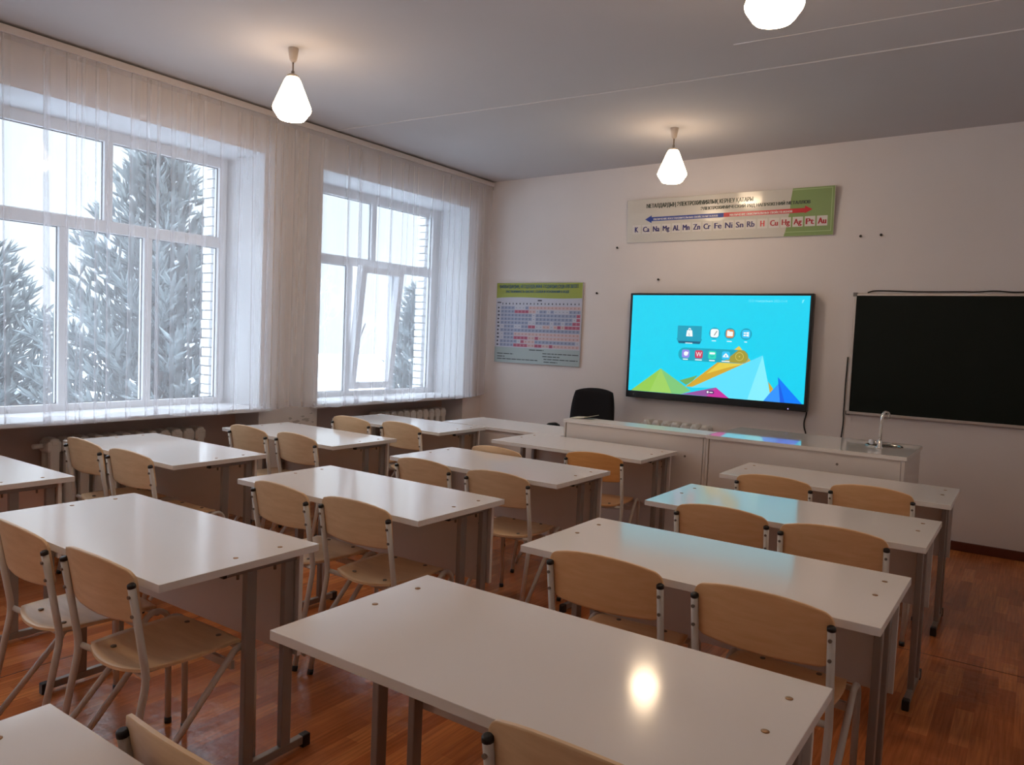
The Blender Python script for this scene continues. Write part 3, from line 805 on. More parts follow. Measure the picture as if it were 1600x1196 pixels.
for sx in (-1, 1):
    mb = MB(); mb.tube(smooth_path([(sx * 0.23, 0.10, 0.44), (sx * 0.275, 0.08, 0.46), (sx * 0.275, 0.06, 0.665), (sx * 0.275, -0.17, 0.69), (sx * 0.275, -0.22, 0.66)], 5, 0.05), 0.014, 'black_plastic', 10)
    mb.tube([(sx * 0.275, 0.07, 0.672), (sx * 0.275, 0.0, 0.692), (sx * 0.275, -0.14, 0.698), (sx * 0.275, -0.21, 0.675)], 0.022, 'black_plastic', 10); mb.build('armrest', root)
mb = MB(); mb.tube([(0, 0, 0.08), (0, 0, 0.43)], 0.025, 'black_plastic', 12); mb.tube([(0, 0.1, 0.43), (0, 0.26, 0.44), (0, 0.29, 0.60)], 0.02, 'black_plastic', 8); mb.build('column', root)
for k in range(5):
    a = 2 * PI * k / 5 + 0.3; c, s = math.cos(a), math.sin(a)
    mb = MB(); mb.tube([(0, 0, 0.10), (0.15 * c, 0.15 * s, 0.085), (0.29 * c, 0.29 * s, 0.065)], 0.018, 'black_plastic', 8); lg = mb.build('star_leg', root)
    mb = MB(); mb.tube([(0.29 * c - 0.02 * s, 0.29 * s + 0.02 * c, 0.026), (0.29 * c + 0.02 * s, 0.29 * s - 0.02 * c, 0.026)], 0.026, 'black_plastic', 12); mb.build('caster', lg)

# open cream folder on the ledge
root = empty('cream_folder', (-2.245, 5.47, ZT)); root.rotation_euler = (0, 0, math.radians(4))
mb = MB(); mb.prism([(-0.09, 0.0036), (-0.09, 0.006), (0.0, 0.012), (0.095, 0.034), (0.096, 0.031), (0.0, 0.008)], -0.05, 0.09, 'cream_card'); mb.build('cover', root)
mb = MB(); mb.prism([(-0.085, 0.0), (-0.085, 0.0035), (0.09, 0.0035), (0.09, 0.0)], -0.045, 0.085, 'laminate_edge'); mb.build('paper_sheets', root)
tag(root, 'cream folder with a lifted cover on the counter ledge before the office chair', 'folder')

# ------------------------------------------------------------------ interactive screen
Y_S = 6.9412
root = empty('interactive_display', (-1.757, YF - 0.003, 1.48)); tag(root, 'large black framed wall screen showing a bright turquoise home page', 'screen')
def loc(pts, y): return [(x + 1.757, y - YF + 0.003, z - 1.48) for x, z in pts]
mb = MB()
mb.box(-0.85, 0.845, -0.085, -0.02, -0.503, 0.502, 'tv_frame', 0.004); mb.box(-0.55, 0.55, -0.02, 0.0, -0.3, 0.3, 'tv_frame')
mb.build('housing', root)
EXPO = 0.42
TVK = 1.0 / 2 ** EXPO
tvc = dict(bg=(14, 212, 244), gL=(150, 205, 82), gM=(160, 210, 98), gR=(128, 200, 122), ol=(116, 172, 92), yd=(214, 170, 46), yl=(232, 206, 74), b1=(96, 226, 255), b2=(134, 240, 255), bm=(52, 150, 255), bd=(18, 96, 232), br=(4, 124, 255),
           mg=(202, 52, 160), ml=(152, 84, 160), tile=(20, 160, 190), tsh=(12, 96, 130), ring=(14, 158, 190), white=(246, 252, 252), org=(224, 140, 76), pill=(14, 168, 194), pol=(166, 156, 56), pur=(150, 140, 232), red=(206, 62, 96), grn=(44, 218, 190), cyn=(52, 198, 246), dark=(90, 40, 110), gold=(232, 214, 110), pencil=(70, 70, 80))
tm = {k: emis('screen_' + k, v, TVK) for k, v in tvc.items()}
mb = MB(); lay = [0]
def sp(pts, c):
    lay[0] += 1; mb.poly(loc(pts, Y_S - 0.00006 * lay[0]), tm[c])
def disc(x, z, r, c, n=22): sp([(x + r * math.cos(2 * PI * j / n), z + r * math.sin(2 * PI * j / n)) for j in range(n)], c)
def rrect(xa, xb, za, zb, r, c, n=5):
    pts = []
    for (ox, oz, a0) in ((xb - r, zb - r, 0), (xa + r, zb - r, PI / 2), (xa + r, za + r, PI), (xb - r, za + r, 1.5 * PI)):
        pts += [(ox + r * math.cos(a0 + PI / 2 * j / n), oz + r * math.sin(a0 + PI / 2 * j / n)) for j in range(n + 1)]
    sp(pts, c)
sp([(-2.581, 1.042), (-0.936, 1.042), (-0.936, 1.962), (-2.581, 1.962)], 'bg')
sp([(-2.061, 1.171), (-1.889, 1.229), (-1.932, 1.174), (-1.994, 1.134)], 'ol')
sp([(-1.998, 1.119), (-1.520, 1.514), (-1.405, 1.383), (-1.901, 1.12)], 'yd')
sp([(-1.807, 1.249), (-1.694, 1.351), (-1.520, 1.514), (-1.439, 1.424), (-1.474, 1.353), (-1.611, 1.316)], 'yl')
sp([(-2.554, 1.043), (-2.254, 1.272), (-2.358, 1.043)], 'gL')
sp([(-2.358, 1.043), (-2.254, 1.272), (-2.131, 1.043)], 'gM')
sp([(-2.254, 1.272), (-1.944, 1.082), (-2.042, 1.043), (-2.131, 1.043)], 'gR')
sp([(-1.245, 1.214), (-1.198, 1.153), (-1.225, 1.116)], 'yd')
sp([(-1.952, 1.11), (-1.306, 1.441), (-1.419, 1.042), (-1.588, 1.042), (-1.705, 1.128)], 'b1')
sp([(-1.306, 1.441), (-1.225, 1.116), (-1.267, 1.042), (-1.419, 1.042)], 'b2')
sp([(-1.225, 1.116), (-1.156, 1.203), (-1.132, 1.042), (-1.278, 1.042)], 'bm')
sp([(-1.165, 1.26), (-0.950, 1.042), (-1.094, 1.042)], 'br')
sp([(-1.165, 1.26), (-1.094, 1.042), (-1.134, 1.042)], 'bd')
sp([(-1.709, 1.13), (-1.585, 1.042), (-1.794, 1.042)], 'mg')
sp([(-2.04, 1.044), (-1.709, 1.13), (-1.794, 1.043)], 'ml')
sp([(-2.112, 1.56), (-1.865, 1.56), (-1.885, 1.517), (-2.088, 1.517)], 'tsh')
rrect(-2.106, -1.872, 1.540, 1.682, 0.008, 'tile')
sp([(-2.020, 1.584), (-1.957, 1.584), (-1.963, 1.640), (-2.014, 1.640)], 'white'); sp([(-2.003, 1.640), (-1.974, 1.640), (-1.980, 1.661), (-1.997, 1.661)], 'white')
sp([(-1.996, 1.640), (-1.981, 1.640), (-1.984, 1.652), (-1.993, 1.652)], 'tile')
wall_text(mb, 'L', -1.994 + 1.757, -1.982 + 1.757, 1.593 - 1.48, 1.617 - 1.48, Y_S - 0.0022 - YF + 0.003, tm['pencil'])
lay[0] += 2
for x in (-1.750, -1.608, -1.463): disc(x, 1.621, 0.052, 'ring')
rrect(-1.788, -1.712, 1.583, 1.659, 0.02, 'white'); sp([(-1.756, 1.602), (-1.750, 1.600), (-1.726, 1.638), (-1.732, 1.642)], 'pencil')
rrect(-1.645, -1.571, 1.584, 1.658, 0.02, 'org'); rrect(-1.635, -1.581, 1.598, 1.640, 0.006, 'white'); sp([(-1.635, 1.640), (-1.612, 1.640), (-1.615, 1.648), (-1.633, 1.648)], 'white')
rrect(-1.500, -1.426, 1.584, 1.658, 0.02, 'cyn')
for a, b in ((1.624, 1.638), (1.602, 1.617)):
    sp([(-1.486, a + 0.002), (-1.466, a), (-1.466, b), (-1.486, b - 0.002)], 'white'); sp([(-1.461, a), (-1.438, a - 0.003), (-1.438, b + 0.003), (-1.461, b)], 'white')
rrect(-2.086, -1.430, 1.358, 1.479, 0.058, 'pill')
sp([(-1.655, 1.366), (-1.521, 1.479), (-1.470, 1.476), (-1.440, 1.446), (-1.431, 1.415), (-1.450, 1.372), (-1.488, 1.360)], 'pol')
for x, c in ((-2.014, 'pur'), (-1.887, 'red'), (-1.760, 'grn'), (-1.634, 'cyn')): rrect(x - 0.037, x + 0.037, 1.386, 1.460, 0.016, c)
disc(-2.012, 1.424, 0.022, 'white', 7); sp([(-2.012, 1.424), (-1.988, 1.444), (-1.990, 1.420)], 'white')
wall_text(mb, 'W', -1.914 + 1.757, -1.860 + 1.757, 1.402 - 1.48, 1.444 - 1.48, Y_S - 0.0034 - YF + 0.003, tm['white'])
rrect(-1.786, -1.734, 1.428, 1.446, 0.006, 'white'); 
sp([(-1.779, 1.415), (-1.760, 1.402), (-1.741, 1.415), (-1.745, 1.419), (-1.760, 1.409), (-1.775, 1.419)], 'pill')
sp([(-1.662, 1.408), (-1.606, 1.408), (-1.612, 1.424), (-1.634, 1.446), (-1.656, 1.424)], 'white'); disc(-1.634, 1.420, 0.007, 'cyn', 10)
disc(-1.510, 1.420, 0.037, 'gold'); disc(-1.510, 1.420, 0.0335, 'pol'); disc(-1.510, 1.420, 0.006, 'gold', 8)
for x, w in ((-2.014, .05), (-1.888, .066), (-1.760, .054), (-1.633, .074)): rrect(x - w / 2, x + w / 2, 1.367, 1.376, 0.003, 'white', 2)
for x, w in ((-1.752, .042), (-1.610, .046), (-1.462, .026), (-1.989, .070)): rrect(x - w / 2, x + w / 2, 1.548 - (0.03 if w == .070 else 0), 1.555 - (0.03 if w == .070 else 0), 0.002, 'white', 2)
lay[0] += 4
wall_text(mb, '13:21 понедельник 2022-11-14', -1.454 + 1.757, -1.126 + 1.757, 1.900 - 1.48, 1.926 - 1.48, Y_S - 0.0048 - YF + 0.003, tm['b2'])
sp([(-1.000, 1.925), (-0.982, 1.931), (-0.990, 1.915), (-0.996, 1.898), (-1.003, 1.900)], 'b2')
rrect(-1.800, -1.722, 1.068, 1.098, 0.012, 'dark'); rrect(-1.792, -1.774, 1.074, 1.092, 0.003, 'white', 2); rrect(-1.766, -1.734, 1.078, 1.086, 0.003, 'white', 2)
mb.build('screen', root, fix=False)
mb = MB(); mb.tube(loc([(-1.064, 0.992)], 6.944) + loc([(-1.064, 0.992)], 6.940), 0.005, emis('led_violet', (190, 170, 255), 1.2), 10); mb.build('power_light', root)
mb = MB(); mb.tube(loc([(-2.525, 1.009)], 6.944) + loc([(-2.525, 1.009)], 6.941), 0.006, 'grey_plastic', 10); mb.build('sensor', root)

# ------------------------------------------------------------------ metals sign
root = empty('metal_series_sign', (-1.76, YF - 0.0142, 2.68)); root.rotation_euler = (math.radians(4.0), 0, 0); tag(root, 'long pale sign with green end and blue and red arrow, high above the screen', 'sign')
LX, LZ = -1.76, 2.68
cs = dict(panel=(206, 200, 190), green=(138, 160, 104), gline=(172, 192, 136), letters=(48, 58, 48), blue=(44, 66, 150), red=(196, 28, 40), tilew=(214, 208, 202), nb=(38, 28, 100), nr=(170, 20, 36), hred=(208, 24, 36), white=(226, 222, 220))
cm = {k: flat('sign_' + k, v, 0.12 if k in ('panel', 'green') else 0.3) for k, v in cs.items()}
yw = 0.018
mb = MB(); mb.box(-0.953, 0.955, -yw, 0, -0.203, 0.203, cm['panel'], 0.002)
y1 = -yw - 0.0004
gp = [(-1.150, 2.882), (-0.808, 2.882), (-0.808, 2.479), (-1.214, 2.479), (-1.200, 2.520), (-1.168, 2.70), (-1.163, 2.797)]
mb.poly([(x - LX, y1, z - LZ) for x, z in gp], cm['green'])
for q in ((-1.150, -0.826, 2.866, 2.871), (-0.831, -0.826, 2.512, 2.871), (-1.205, -0.826, 2.512, 2.517)):
    mb.poly([(q[0] - LX, y1 - 0.0003, q[2] - LZ), (q[1] - LX, y1 - 0.0003, q[2] - LZ), (q[1] - LX, y1 - 0.0003, q[3] - LZ), (q[0] - LX, y1 - 0.0003, q[3] - LZ)], cm['gline'])
mb.build('panel', root)
def T(mb, t, x0, x1, z0, z1, m, y, bold=0.0): wall_text(mb, t, x0 - LX, x1 - LX, z0 - LZ, z1 - LZ, y, m, bold)
mb = MB()
T(mb, 'МЕТАЛДАРДЫҢ ЭЛЕКТРОХИМИЯЛЫҚ КЕРНЕУ ҚАТАРЫ', -2.508, -1.490, 2.790, 2.838, cm['letters'], y1 - 0.001, 0.0024)
T(mb, 'ЭЛЕКТРОХИМИЧЕСКИЙ РЯД НАПРЯЖЕНИЙ МЕТАЛЛОВ', -1.967, -1.003, 2.742, 2.785, cm['letters'], y1 - 0.001, 0.0024)
mb.build('title_lettering', root)
def arrow(name, pts, txt, tx0, tx1, m):
    mb = MB(); mb.poly([(x - LX, y1 - 0.0008, z - LZ) for x, z in pts], m)
    T(mb, txt, tx0, tx1, 2.681, 2.703, cm['white'], y1 - 0.0014, 0.001)
    return mb.build(name, root)
arrow('blue_arrow', [(-2.523, 2.692), (-2.455, 2.728), (-2.455, 2.711), (-1.750, 2.711), (-1.750, 2.673), (-2.455, 2.673), (-2.455, 2.655)], 'УВЕЛИЧЕНИЕ ВОССТАНОВИТЕЛЬНЫХ СВОЙСТВ МЕТАЛЛОВ', -2.438, -1.805, cm['blue'])
arrow('red_arrow', [(-0.982, 2.698), (-1.044, 2.732), (-1.044, 2.712), (-1.750, 2.712), (-1.750, 2.674), (-1.044, 2.674), (-1.044, 2.667)], 'УВЕЛИЧЕНИЕ ОКИСЛИТЕЛЬНЫХ СВОЙСТВ ИОНОВ', -1.696, -1.148, cm['red'])
ex = [-2.610, -2.509, -2.405, -2.304, -2.203, -2.104, -2.003, -1.903, -1.800, -1.700, -1.601, -1.501, -1.399, -1.299, -1.198, -1.099, -0.998, -0.900]
for i, (e, x) in enumerate(zip(['K', 'Ca', 'Na', 'Mg', 'AL', 'Mn', 'Zn', 'Cr', 'Fe', 'Ni', 'Sn', 'Rb', 'H', 'Cu', 'Hg', 'Ag', 'Pt', 'Au'], ex)):
    mb = MB(); z = 2.599
    mb.poly([(x - LX + dx, y1 - 0.0006, z - LZ + dz) for dx, dz in ((-.043, -.042), (.043, -.042), (.043, .042), (-.043, .042))], cm['tilew'])
    w = 0.016 if len(e) == 1 else 0.032
    z0 = 2.574 - (0.012 if 'g' in e else 0)
    T(mb, e, x - w, x + w, z0, 2.624, cm['nb'] if i < 12 else (cm['hred'] if e == 'H' else cm['nr']), y1 - 0.0012, 0.0030)
    mb.build('element_tile', root)

# ------------------------------------------------------------------ solubility chart
LX, LZ = -3.72, 1.66
root = empty('solubility_chart_sign', (LX, YF - 0.003, LZ)); tag(root, 'square solubility chart with an olive green header and coloured grid, by the corner', 'chart')
cs = dict(panel=(186, 186, 198), olive=(150, 160, 62), foot=(160, 172, 172), head=(30, 74, 90), B=(140, 148, 176), P=(198, 164, 162), R=(178, 88, 112), ink=(60, 58, 72), line=(48, 58, 58))
cm = {k: flat('chart_' + k, v, 0.2 if k in ('panel', 'olive', 'foot') else 0.4) for k, v in cs.items()}
mb = MB(); mb.box(-0.542, 0.540, -yw, 0, -0.430, 0.434, cm['panel'], 0.002)
def rect(mb, x0, x1, z0, z1, y, m): mb.poly([(x0 - LX, y, z0 - LZ), (x1 - LX, y, z0 - LZ), (x1 - LX, y, z1 - LZ), (x0 - LX, y, z1 - LZ)], m)
n = 16
mb.poly([(-0.540, y1, 2.092 - LZ), (-0.540, y1, 1.930 - LZ)] + [(-0.540 + 1.078 * j / n, y1, 1.934 + 0.006 * math.sin(2 * PI * j / n) - LZ) for j in range(1, n)] + [(0.538, y1, 1.934 - LZ), (0.538, y1, 2.092 - LZ)], cm['olive'])
rect(mb, LX - 0.540, LX + 0.538, 1.231, 1.398, y1, cm['foot'])
mb.build('panel', root)
mb = MB()
T(mb, 'ҚЫШҚЫЛДАРДЫҢ, НЕГІЗДЕРДІҢ ЖӘНЕ ТҰЗДАРДЫҢ СУДА ЕРІГІШТІГІ', -4.221, -3.233, 2.030, 2.074, cm['head'], y1 - 0.001, 0.0016)
T(mb, 'РАСТВОРИМОСТЬ КИСЛОТ, СОЛЕЙ И ОСНОВАНИЙ В ВОДЕ', -4.134, -3.338, 1.982, 2.020, cm['head'], y1 - 0.001, 0.0016)
mb.build('title_lettering', root)
grid = ['BBBBWWWBPPPPPPPPPPPPPP', 'BBBBRRRRPPWBBWBWWWWBBB', 'BBBBBBBBBWBBBBBBBBBBBR', 'BBBBBBBBBWBBBBBBBBBBWR', 'BBBBBBBBWWBBBBWBBWBBRR', 'WBBBWWBBRRWWPPWPRPRRRR',
        'BBBBBBBBBBBBBBBBBBBBBB', 'WBBBPPPPPPPPPPPPPPPPPP', 'WBBBRRRRPPRPPPPPPPPPPP', 'BBBBBWRPPPBBBBBBBBBBBW', 'BBBBRRRRPPRRPPRPPPPPPP']
cx0, cx1, cz0, cz1 = -4.172, -3.216, 1.826, 1.424
dx = (cx1 - cx0) / 21; dz = (cz0 - cz1) / 10
for r, row in enumerate(grid):
    mb = MB(); z = cz0 - r * dz
    rect(mb, cx0 - dx * .5, cx1 + dx * .5, z - dz * .46, z + dz * .46, y1 - 0.0002, cm['panel'])
    rect(mb, -4.236, -4.216 + 0.004 * (r % 3), z - .008, z + .008, y1 - 0.0006, cm['ink'])
    for c, k in enumerate(row):
        x = cx0 + c * dx; z = cz0 - r * dz
        if k != 'W': rect(mb, x - dx * .47, x + dx * .47, z - dz * .40, z + dz * .40, y1 - 0.0004, cm[k])
        T(mb, {'B': 'Р', 'P': 'Н', 'R': 'М', 'W': '–'}[k], x - .006, x + .006, z - (.009 if k != 'W' else .002), z + (.009 if k != 'W' else .002), cm['ink'], y1 - 0.001)
    mb.build('grid_row', root)
mb = MB()
rect(mb, cx0 - dx * .5, cx1 + dx * .5, 1.855, 1.885, y1 - 0.0002, cm['panel'])
for c in range(22): rect(mb, cx0 + c * dx - .008, cx0 + c * dx + .006, 1.862, 1.878, y1 - 0.0006, cm['ink']) if c % 3 else rect(mb, cx0 + c * dx - .005, cx0 + c * dx + .005, 1.860, 1.880, y1 - 0.0006, cm['ink'])
rect(mb, -3.720, -3.668, 1.899, 1.913, y1 - 0.0006, cm['ink']); rect(mb, -4.245, -4.195, 1.876, 1.888, y1 - 0.0006, cm['ink'])
mb.build('ion_row', root)
rnd = random.Random(2)
for xa, xb, z in ((-4.223, -4.007, 1.327), (-4.222, -4.121, 1.297), (-4.221, -3.692, 1.270), (-3.804, -3.620, 1.379), (-3.633, -3.190, 1.347), (-3.632, -3.412, 1.316), (-3.615, -3.201, 1.288), (-3.613, -3.444, 1.259)):
    x = xa; mb = MB()
    while x < xb:
        w = min(rnd.uniform(.03, .08), xb - x); rect(mb, x, x + w, z - .0045, z + .0045, y1 - 0.0006, cm['line']); x += w + .008
    mb.build('footnote_line', root)

# ------------------------------------------------------------------ chalkboard, cords, nails
root = empty('chalkboard', (0.215, YF, 1.49)); tag(root, 'dark green chalkboard with a thin metal edge at the right of the screen', 'chalkboard')
mb = MB(); mb.box(-0.805, 0.80, -0.022, -0.004, -0.482, 0.482, 'board_green'); mb.build('writing_surface', root)
mb = MB()
mb.box(-0.820, 0.815, -0.030, 0.0, 0.478, 0.496, 'alu', 0.002); mb.box(-0.820, -0.803, -0.030, 0.0, -0.494, 0.496, 'alu', 0.002); mb.box(0.798, 0.815, -0.030, 0, -0.494, 0.496, 'alu', 0.002)
mb.box(-0.820, 0.815, -0.038, 0.0, -0.500, -0.478, 'alu', 0.002)
mb.build('edge_frame', root)
for sx, sz in ((-1, 1), (-1, -1), (1, 1), (1, -1)):
    mb = MB(); mb.box(sx * 0.812 - 0.018, sx * 0.812 + 0.012, -0.034, 0, sz * 0.490 - 0.018, sz * 0.490 + 0.014, 'grey_plastic', 0.003); mb.build('corner_piece', root)
def cord(pts, label, r=0.005, y=None):
    mb = MB(); mb.tube(smooth_path([(x, y or YF - 0.008, z) for x, z in pts], 5, 0.06), r, 'cord', 8)
    return tag(mb.build('cord'), label, 'cord')
cord([(-0.510, 1.995), (-0.470, 2.010), (-0.38, 2.010), (-0.21, 2.003), (-0.03, 2.001), (0.144, 2.003), (0.26, 2.000), (0.373, 2.010), (0.47, 1.999), (0.56, 2.000), (0.75, 2.010), (0.98, 2.000)], 'black cord lying along the top edge of the chalkboard')
cord([(-0.628, 1.46), (-0.630, 1.36), (-0.633, 1.20), (-0.632, 1.06), (-0.634, 0.99), (-0.630, 0.955), (-0.630, 0.88), (-0.640, 0.78), (-0.64, 0.60)], 'black cord hanging down the left edge of the chalkboard')
cord([(-0.925, 1.02), (-0.928, 0.95), (-0.945, 0.89), (-0.940, 0.83), (-0.922, 0.79), (-0.925, 0.70), (-0.925, 0.55)], 'black power cord hanging from the right end of the wall screen', 0.006)
for i, (x, z, lab) in enumerate(((-3.019, 1.982, 'nail in the wall right of the solubility chart'), (-2.815, 2.430, 'nail in the wall below the left end of the long sign'), (-2.360, 2.114, 'nail in the wall above the left part of the screen'),
                    (-0.592, 2.453, 'left of the two nails above the chalkboard'), (-0.439, 2.457, 'right of the two nails above the chalkboard'))):
    mb = MB(); mb.tube([(x, YF, z), (x, YF - 0.02, z + 0.003)], 0.005, 'nail', 8); mb.tube([(x, YF - 0.02, z + 0.003), (x, YF - 0.023, z + 0.003)], 0.011, 'nail', 10)
    tag(mb.build('nail'), lab, 'nail', 'nails in the board wall')

# ------------------------------------------------------------------ pendant lamps
def make_lamp():
    root = empty('pendant_lamp')
    mb = MB(); mb.lathe([(0.030, 0.0), (0.032, -0.004), (0.029, -0.03), (0.022, -0.070), (0.012, -0.083), (0.006, -0.085)], 'lamp_metal', (0, 0, 0), 20); mb.build('canopy', root)
    mb = MB(); mb.tube([(0, 0, -0.08), (0, 0, -0.175)], 0.0055, 'lamp_rod', 10); mb.lathe([(0.009, -0.135), (0.010, -0.142), (0.008, -0.15)], 'lamp_rod', (0, 0, 0), 12); mb.build('rod', root)
    mb = MB(); mb.lathe([(0.026, -0.158), (0.034, -0.162), (0.038, -0.172), (0.034, -0.180)], 'lamp_metal', (0, 0, 0), 20); mb.build('shade_holder', root)
    mb = MB(); prof = [(0.030, -0.170), (0.040, -0.178), (0.050, -0.195), (0.112, -0.345), (0.1165, -0.362), (0.112, -0.378), (0.083, -0.420), (0.075, -0.428), (0.040, -0.434), (0.004, -0.435)]
    mb.lathe(prof, 'lamp_glass', (0, 0, 0), 32)
    lo = mb.mi('lamp_glass_low')        # no bulb inside: the bowl below the rim glows stronger to send light down
    for f in mb.bm.faces:
        if f.calc_center_median().z < -0.366: f.material_index = lo
    mb.build('glass_shade', root)
    return root
lp = make_lamp(); lp.location = (-3.195, 3.335, ZC(-3.195)); tag(lp, 'lit pendant lamp in front of the window wall, upper left', 'lamp', 'opal glass pendant lamps')
copy_tree(lp, (-1.836, 6.001, ZC(-1.836)), 0, 'lit pendant lamp hanging just above the long sign')
copy_tree(lp, (-0.290, 3.380, ZC(-0.29)), 0, 'lit pendant lamp at the top edge of the photo, its upper part cut off')

copy_tree(lp, (-1.836, 0.72, ZC(-1.836)), 0, 'lit pendant lamp over the rear desks, left of the camera and out of the photo')

# ------------------------------------------------------------------ outdoors
mb = MB(); mb.box(-60, OUT - 0.3, -40, 70, -1.3, -1.0, 'snow'); struct(mb.build('ground'), 'snow-covered ground outside')

def conifer(x, y, h, spread, seed, label, base=-1.0, dens=1.0):
    rnd = random.Random(seed); root = empty('snowy_conifer', (x, y, base))
    mb = MB(); mb.tube([(0, 0, 0), (0.02, 0, h * 0.5), (0, 0, h * 0.97)], 0.1, 'bark', 8, radii=[0.16, 0.09, 0.02]); mb.build('trunk', root)
    fo = MB(); sn = MB(); kf = fo.mi('needles'); ks = sn.mi('snow_clump')
    def spindle(b, k, p, d, L, r):
        d = d.normalized(); a = d.cross(Vector((0.3, 0.2, 1))).normalized(); c = d.cross(a)
        A = b.bm.verts.new(p); E_ = b.bm.verts.new(p + d * L); ring = [b.bm.verts.new(p + d * L * 0.45 + (a * math.cos(2 * PI * j / 4) + c * math.sin(2 * PI * j / 4)) * r) for j in range(4)]
        for j in range(4):
            f = b.bm.faces.new((A, ring[j], ring[(j + 1) % 4])); f.material_index = k
            f = b.bm.faces.new((E_, ring[(j + 1) % 4], ring[j])); f.material_index = k
    z = 0.25
    while z < h:
        t = z / h; R = spread * (1 - t) ** 0.72 * (0.55 + 0.45 * min(1, t * 4)) + 0.10
        n = int((7 + 4 * (1 - t)) * dens)
        a0 = rnd.uniform(0, 6.28)
        for i in range(n):
            a = a0 + 2 * PI * i / n + rnd.uniform(-0.3, 0.3); rr = R * rnd.uniform(0.75, 1.12)
            rise = 0.15 + 0.75 * t; steps = max(3, int(rr / 0.14)); p = Vector((0, 0, z)); dirv = Vector((math.cos(a), math.sin(a), rise * rnd.uniform(0.3, 1.2)))
            for s in range(steps):
                q = (s + 0.6) / steps
                pos = p + Vector((math.cos(a) * rr * q, math.sin(a) * rr * q, rise * rr * q * q * 0.55 - 0.10 * rr * math.sin(PI * q)))
                for w in range(7):
                    dd = dirv + Vector((rnd.uniform(-1, 1), rnd.uniform(-1, 1), rnd.uniform(0.1, 1.3)))
                    spindle(fo, kf, pos, dd, rnd.uniform(0.18, 0.34), rnd.uniform(0.016, 0.028))
                if rnd.random() < 0.07:
                    spindle(sn, ks, pos + Vector((0, 0, 0.05)), Vector((math.cos(a), math.sin(a), 0.1)), rnd.uniform(0.1, 0.24), rnd.uniform(0.03, 0.055))
        z += h / (27 * dens) * (1.15 - 0.4 * t)
    for k in range(5):
        a = rnd.uniform(0, 6.28)
        spindle(fo, kf, Vector((0, 0, h * 0.93)), Vector((0.35 * math.cos(a), 0.35 * math.sin(a), 1)), 0.5, 0.05)
    fo.build('foliage', root, fix=False); sn.build('snow_load', root, fix=False)
    return tag(root, label, 'tree')
conifer(-9.3, 6.05, 4.75, 1.9, 11, 'tall snowy conifer filling the right half of the left window')
conifer(-12.6, 4.9, 3.7, 2.0, 12, 'lower snowy conifer behind the left panes of the left window')
conifer(-9.6, 11.75, 3.35, 0.75, 13, 'slim snowy conifer at the right edge of the right window')

def bare_tree(x, y, h, seed, label):
    rnd = random.Random(seed); root = empty('bare_tree', (x, y, -1.0))
    mb = MB()
    def br(p, d, L, r, lev):
        q = p + d * L; mb.tube([p, (p + q) / 2 + Vector((rnd.uniform(-.04, .04), rnd.uniform(-.04, .04), 0)) * L, q], r, 'twigs', 5, radii=[r, r * 0.8, r * 0.55])
        if lev == 0: return
        for k in range(3 if lev < 3 else 4):
            u = rnd.uniform(0.45, 1.0); dd = (d + Vector((rnd.uniform(-.75, .75), rnd.uniform(-.75, .75), rnd.uniform(-0.1, .5)))).normalized()
            br(p + d * L * u, dd, L * rnd.uniform(.5, .7), r * 0.5, lev - 1)
    br(Vector((0, 0, 0)), Vector((0, 0, 1)), h * 0.42, h * 0.018, 5)
    mb.build('branches', root, fix=False)
    return tag(root, label, 'tree')
bare_tree(-20, 6.5, 8.5, 21, 'frosted bare tree in the haze behind the left panes of the left window')
bare_tree(-24, 13.5, 9.0, 22, 'frosted bare tree behind the tall conifer in the left window')
bare_tree(-24, 21.0, 6.0, 23, 'frosted bare tree far off in the left pane of the right window')
bare_tree(-27, 26.5, 5.5, 24, 'frosted bare tree far off in the middle pane of the right window')

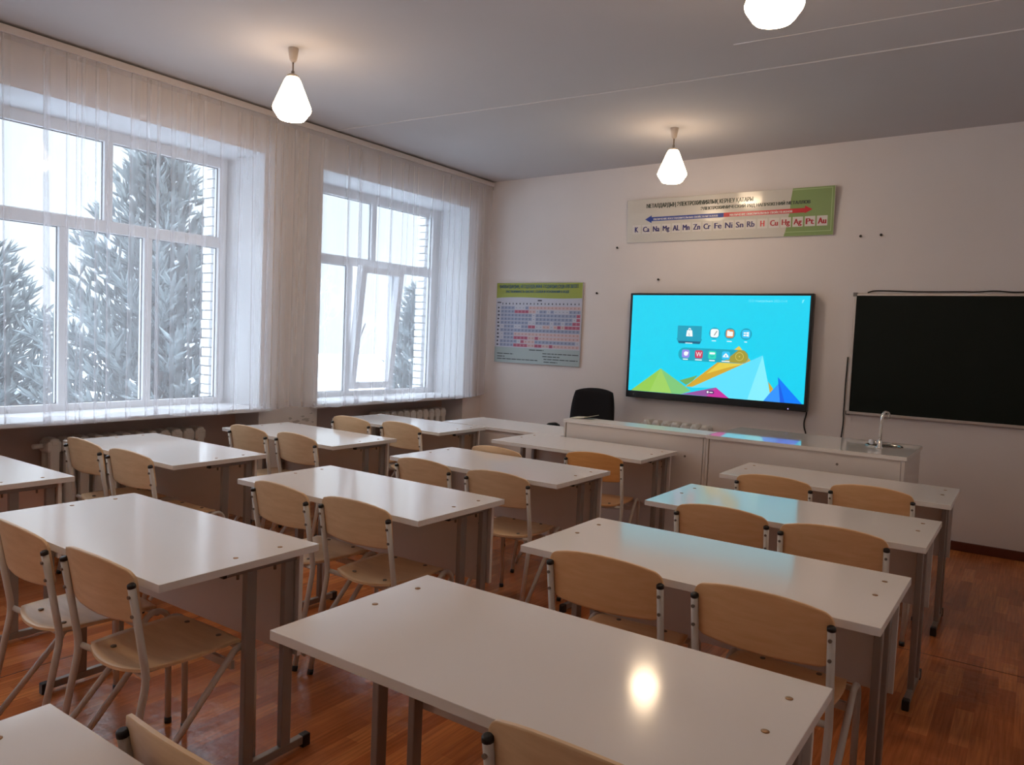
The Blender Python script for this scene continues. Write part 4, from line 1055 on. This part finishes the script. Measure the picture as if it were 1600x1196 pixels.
mb = MB(); mb.tube([(-6.5, 3.07, 0.62), (-6.5, 2.93, 0.25), (-6.5, 2.55, -1.0)], 0.022, 'snow_clump', 8); tag(mb.build('pole'), 'thin white pole leaning outside the left window', 'pole')
# ------------------------------------------------------------------ light
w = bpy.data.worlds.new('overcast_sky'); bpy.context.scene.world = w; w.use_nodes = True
N = w.node_tree.nodes; L = w.node_tree.links
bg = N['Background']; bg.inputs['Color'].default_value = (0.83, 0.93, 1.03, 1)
# overcast sky: even dim band near the horizon, overhead raised to light the room
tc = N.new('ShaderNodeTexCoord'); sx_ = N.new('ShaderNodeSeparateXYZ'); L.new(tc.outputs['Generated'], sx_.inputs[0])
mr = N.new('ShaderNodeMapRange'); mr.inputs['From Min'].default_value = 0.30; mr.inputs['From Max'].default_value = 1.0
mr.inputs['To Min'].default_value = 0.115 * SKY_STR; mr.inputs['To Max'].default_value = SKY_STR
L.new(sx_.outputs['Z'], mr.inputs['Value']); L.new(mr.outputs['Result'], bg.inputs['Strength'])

# ------------------------------------------------------------------ camera
cam = bpy.data.cameras.new('camera'); co = bpy.data.objects.new('camera', cam); C.objects.link(co)
R3 = Matrix(((0.8198095834230169, -0.06875854651868966, 0.5684931918751682), (0.5710503201866343, 0.024330367524102472, -0.8205544253922983), (0.042588481336180053, 0.9973366009010095, 0.05921085846952866)))
mw = R3.to_4x4(); mw.translation = Vector((0.68333733, 0.23836777, 1.50358288)); co.matrix_world = mw
cam.sensor_width = 36.0; cam.lens = 1184.845 / 1600 * 36.0; cam.clip_start = 0.05; cam.clip_end = 300
sc = bpy.context.scene; sc.camera = co
sc.view_settings.view_transform = 'Standard'; sc.view_settings.look = 'None'; sc.view_settings.exposure = EXPO; sc.view_settings.gamma = 1.0
sc.view_settings.use_curve_mapping = False
sc.cycles.max_bounces = 10; sc.cycles.diffuse_bounces = 5; sc.cycles.glossy_bounces = 4; sc.cycles.transparent_max_bounces = 24; sc.cycles.transmission_bounces = 6
sc.cycles.sample_clamp_indirect = 6.0
sc.cycles.caustics_reflective = False; sc.cycles.caustics_refractive = False
sc.cycles.use_denoising = True
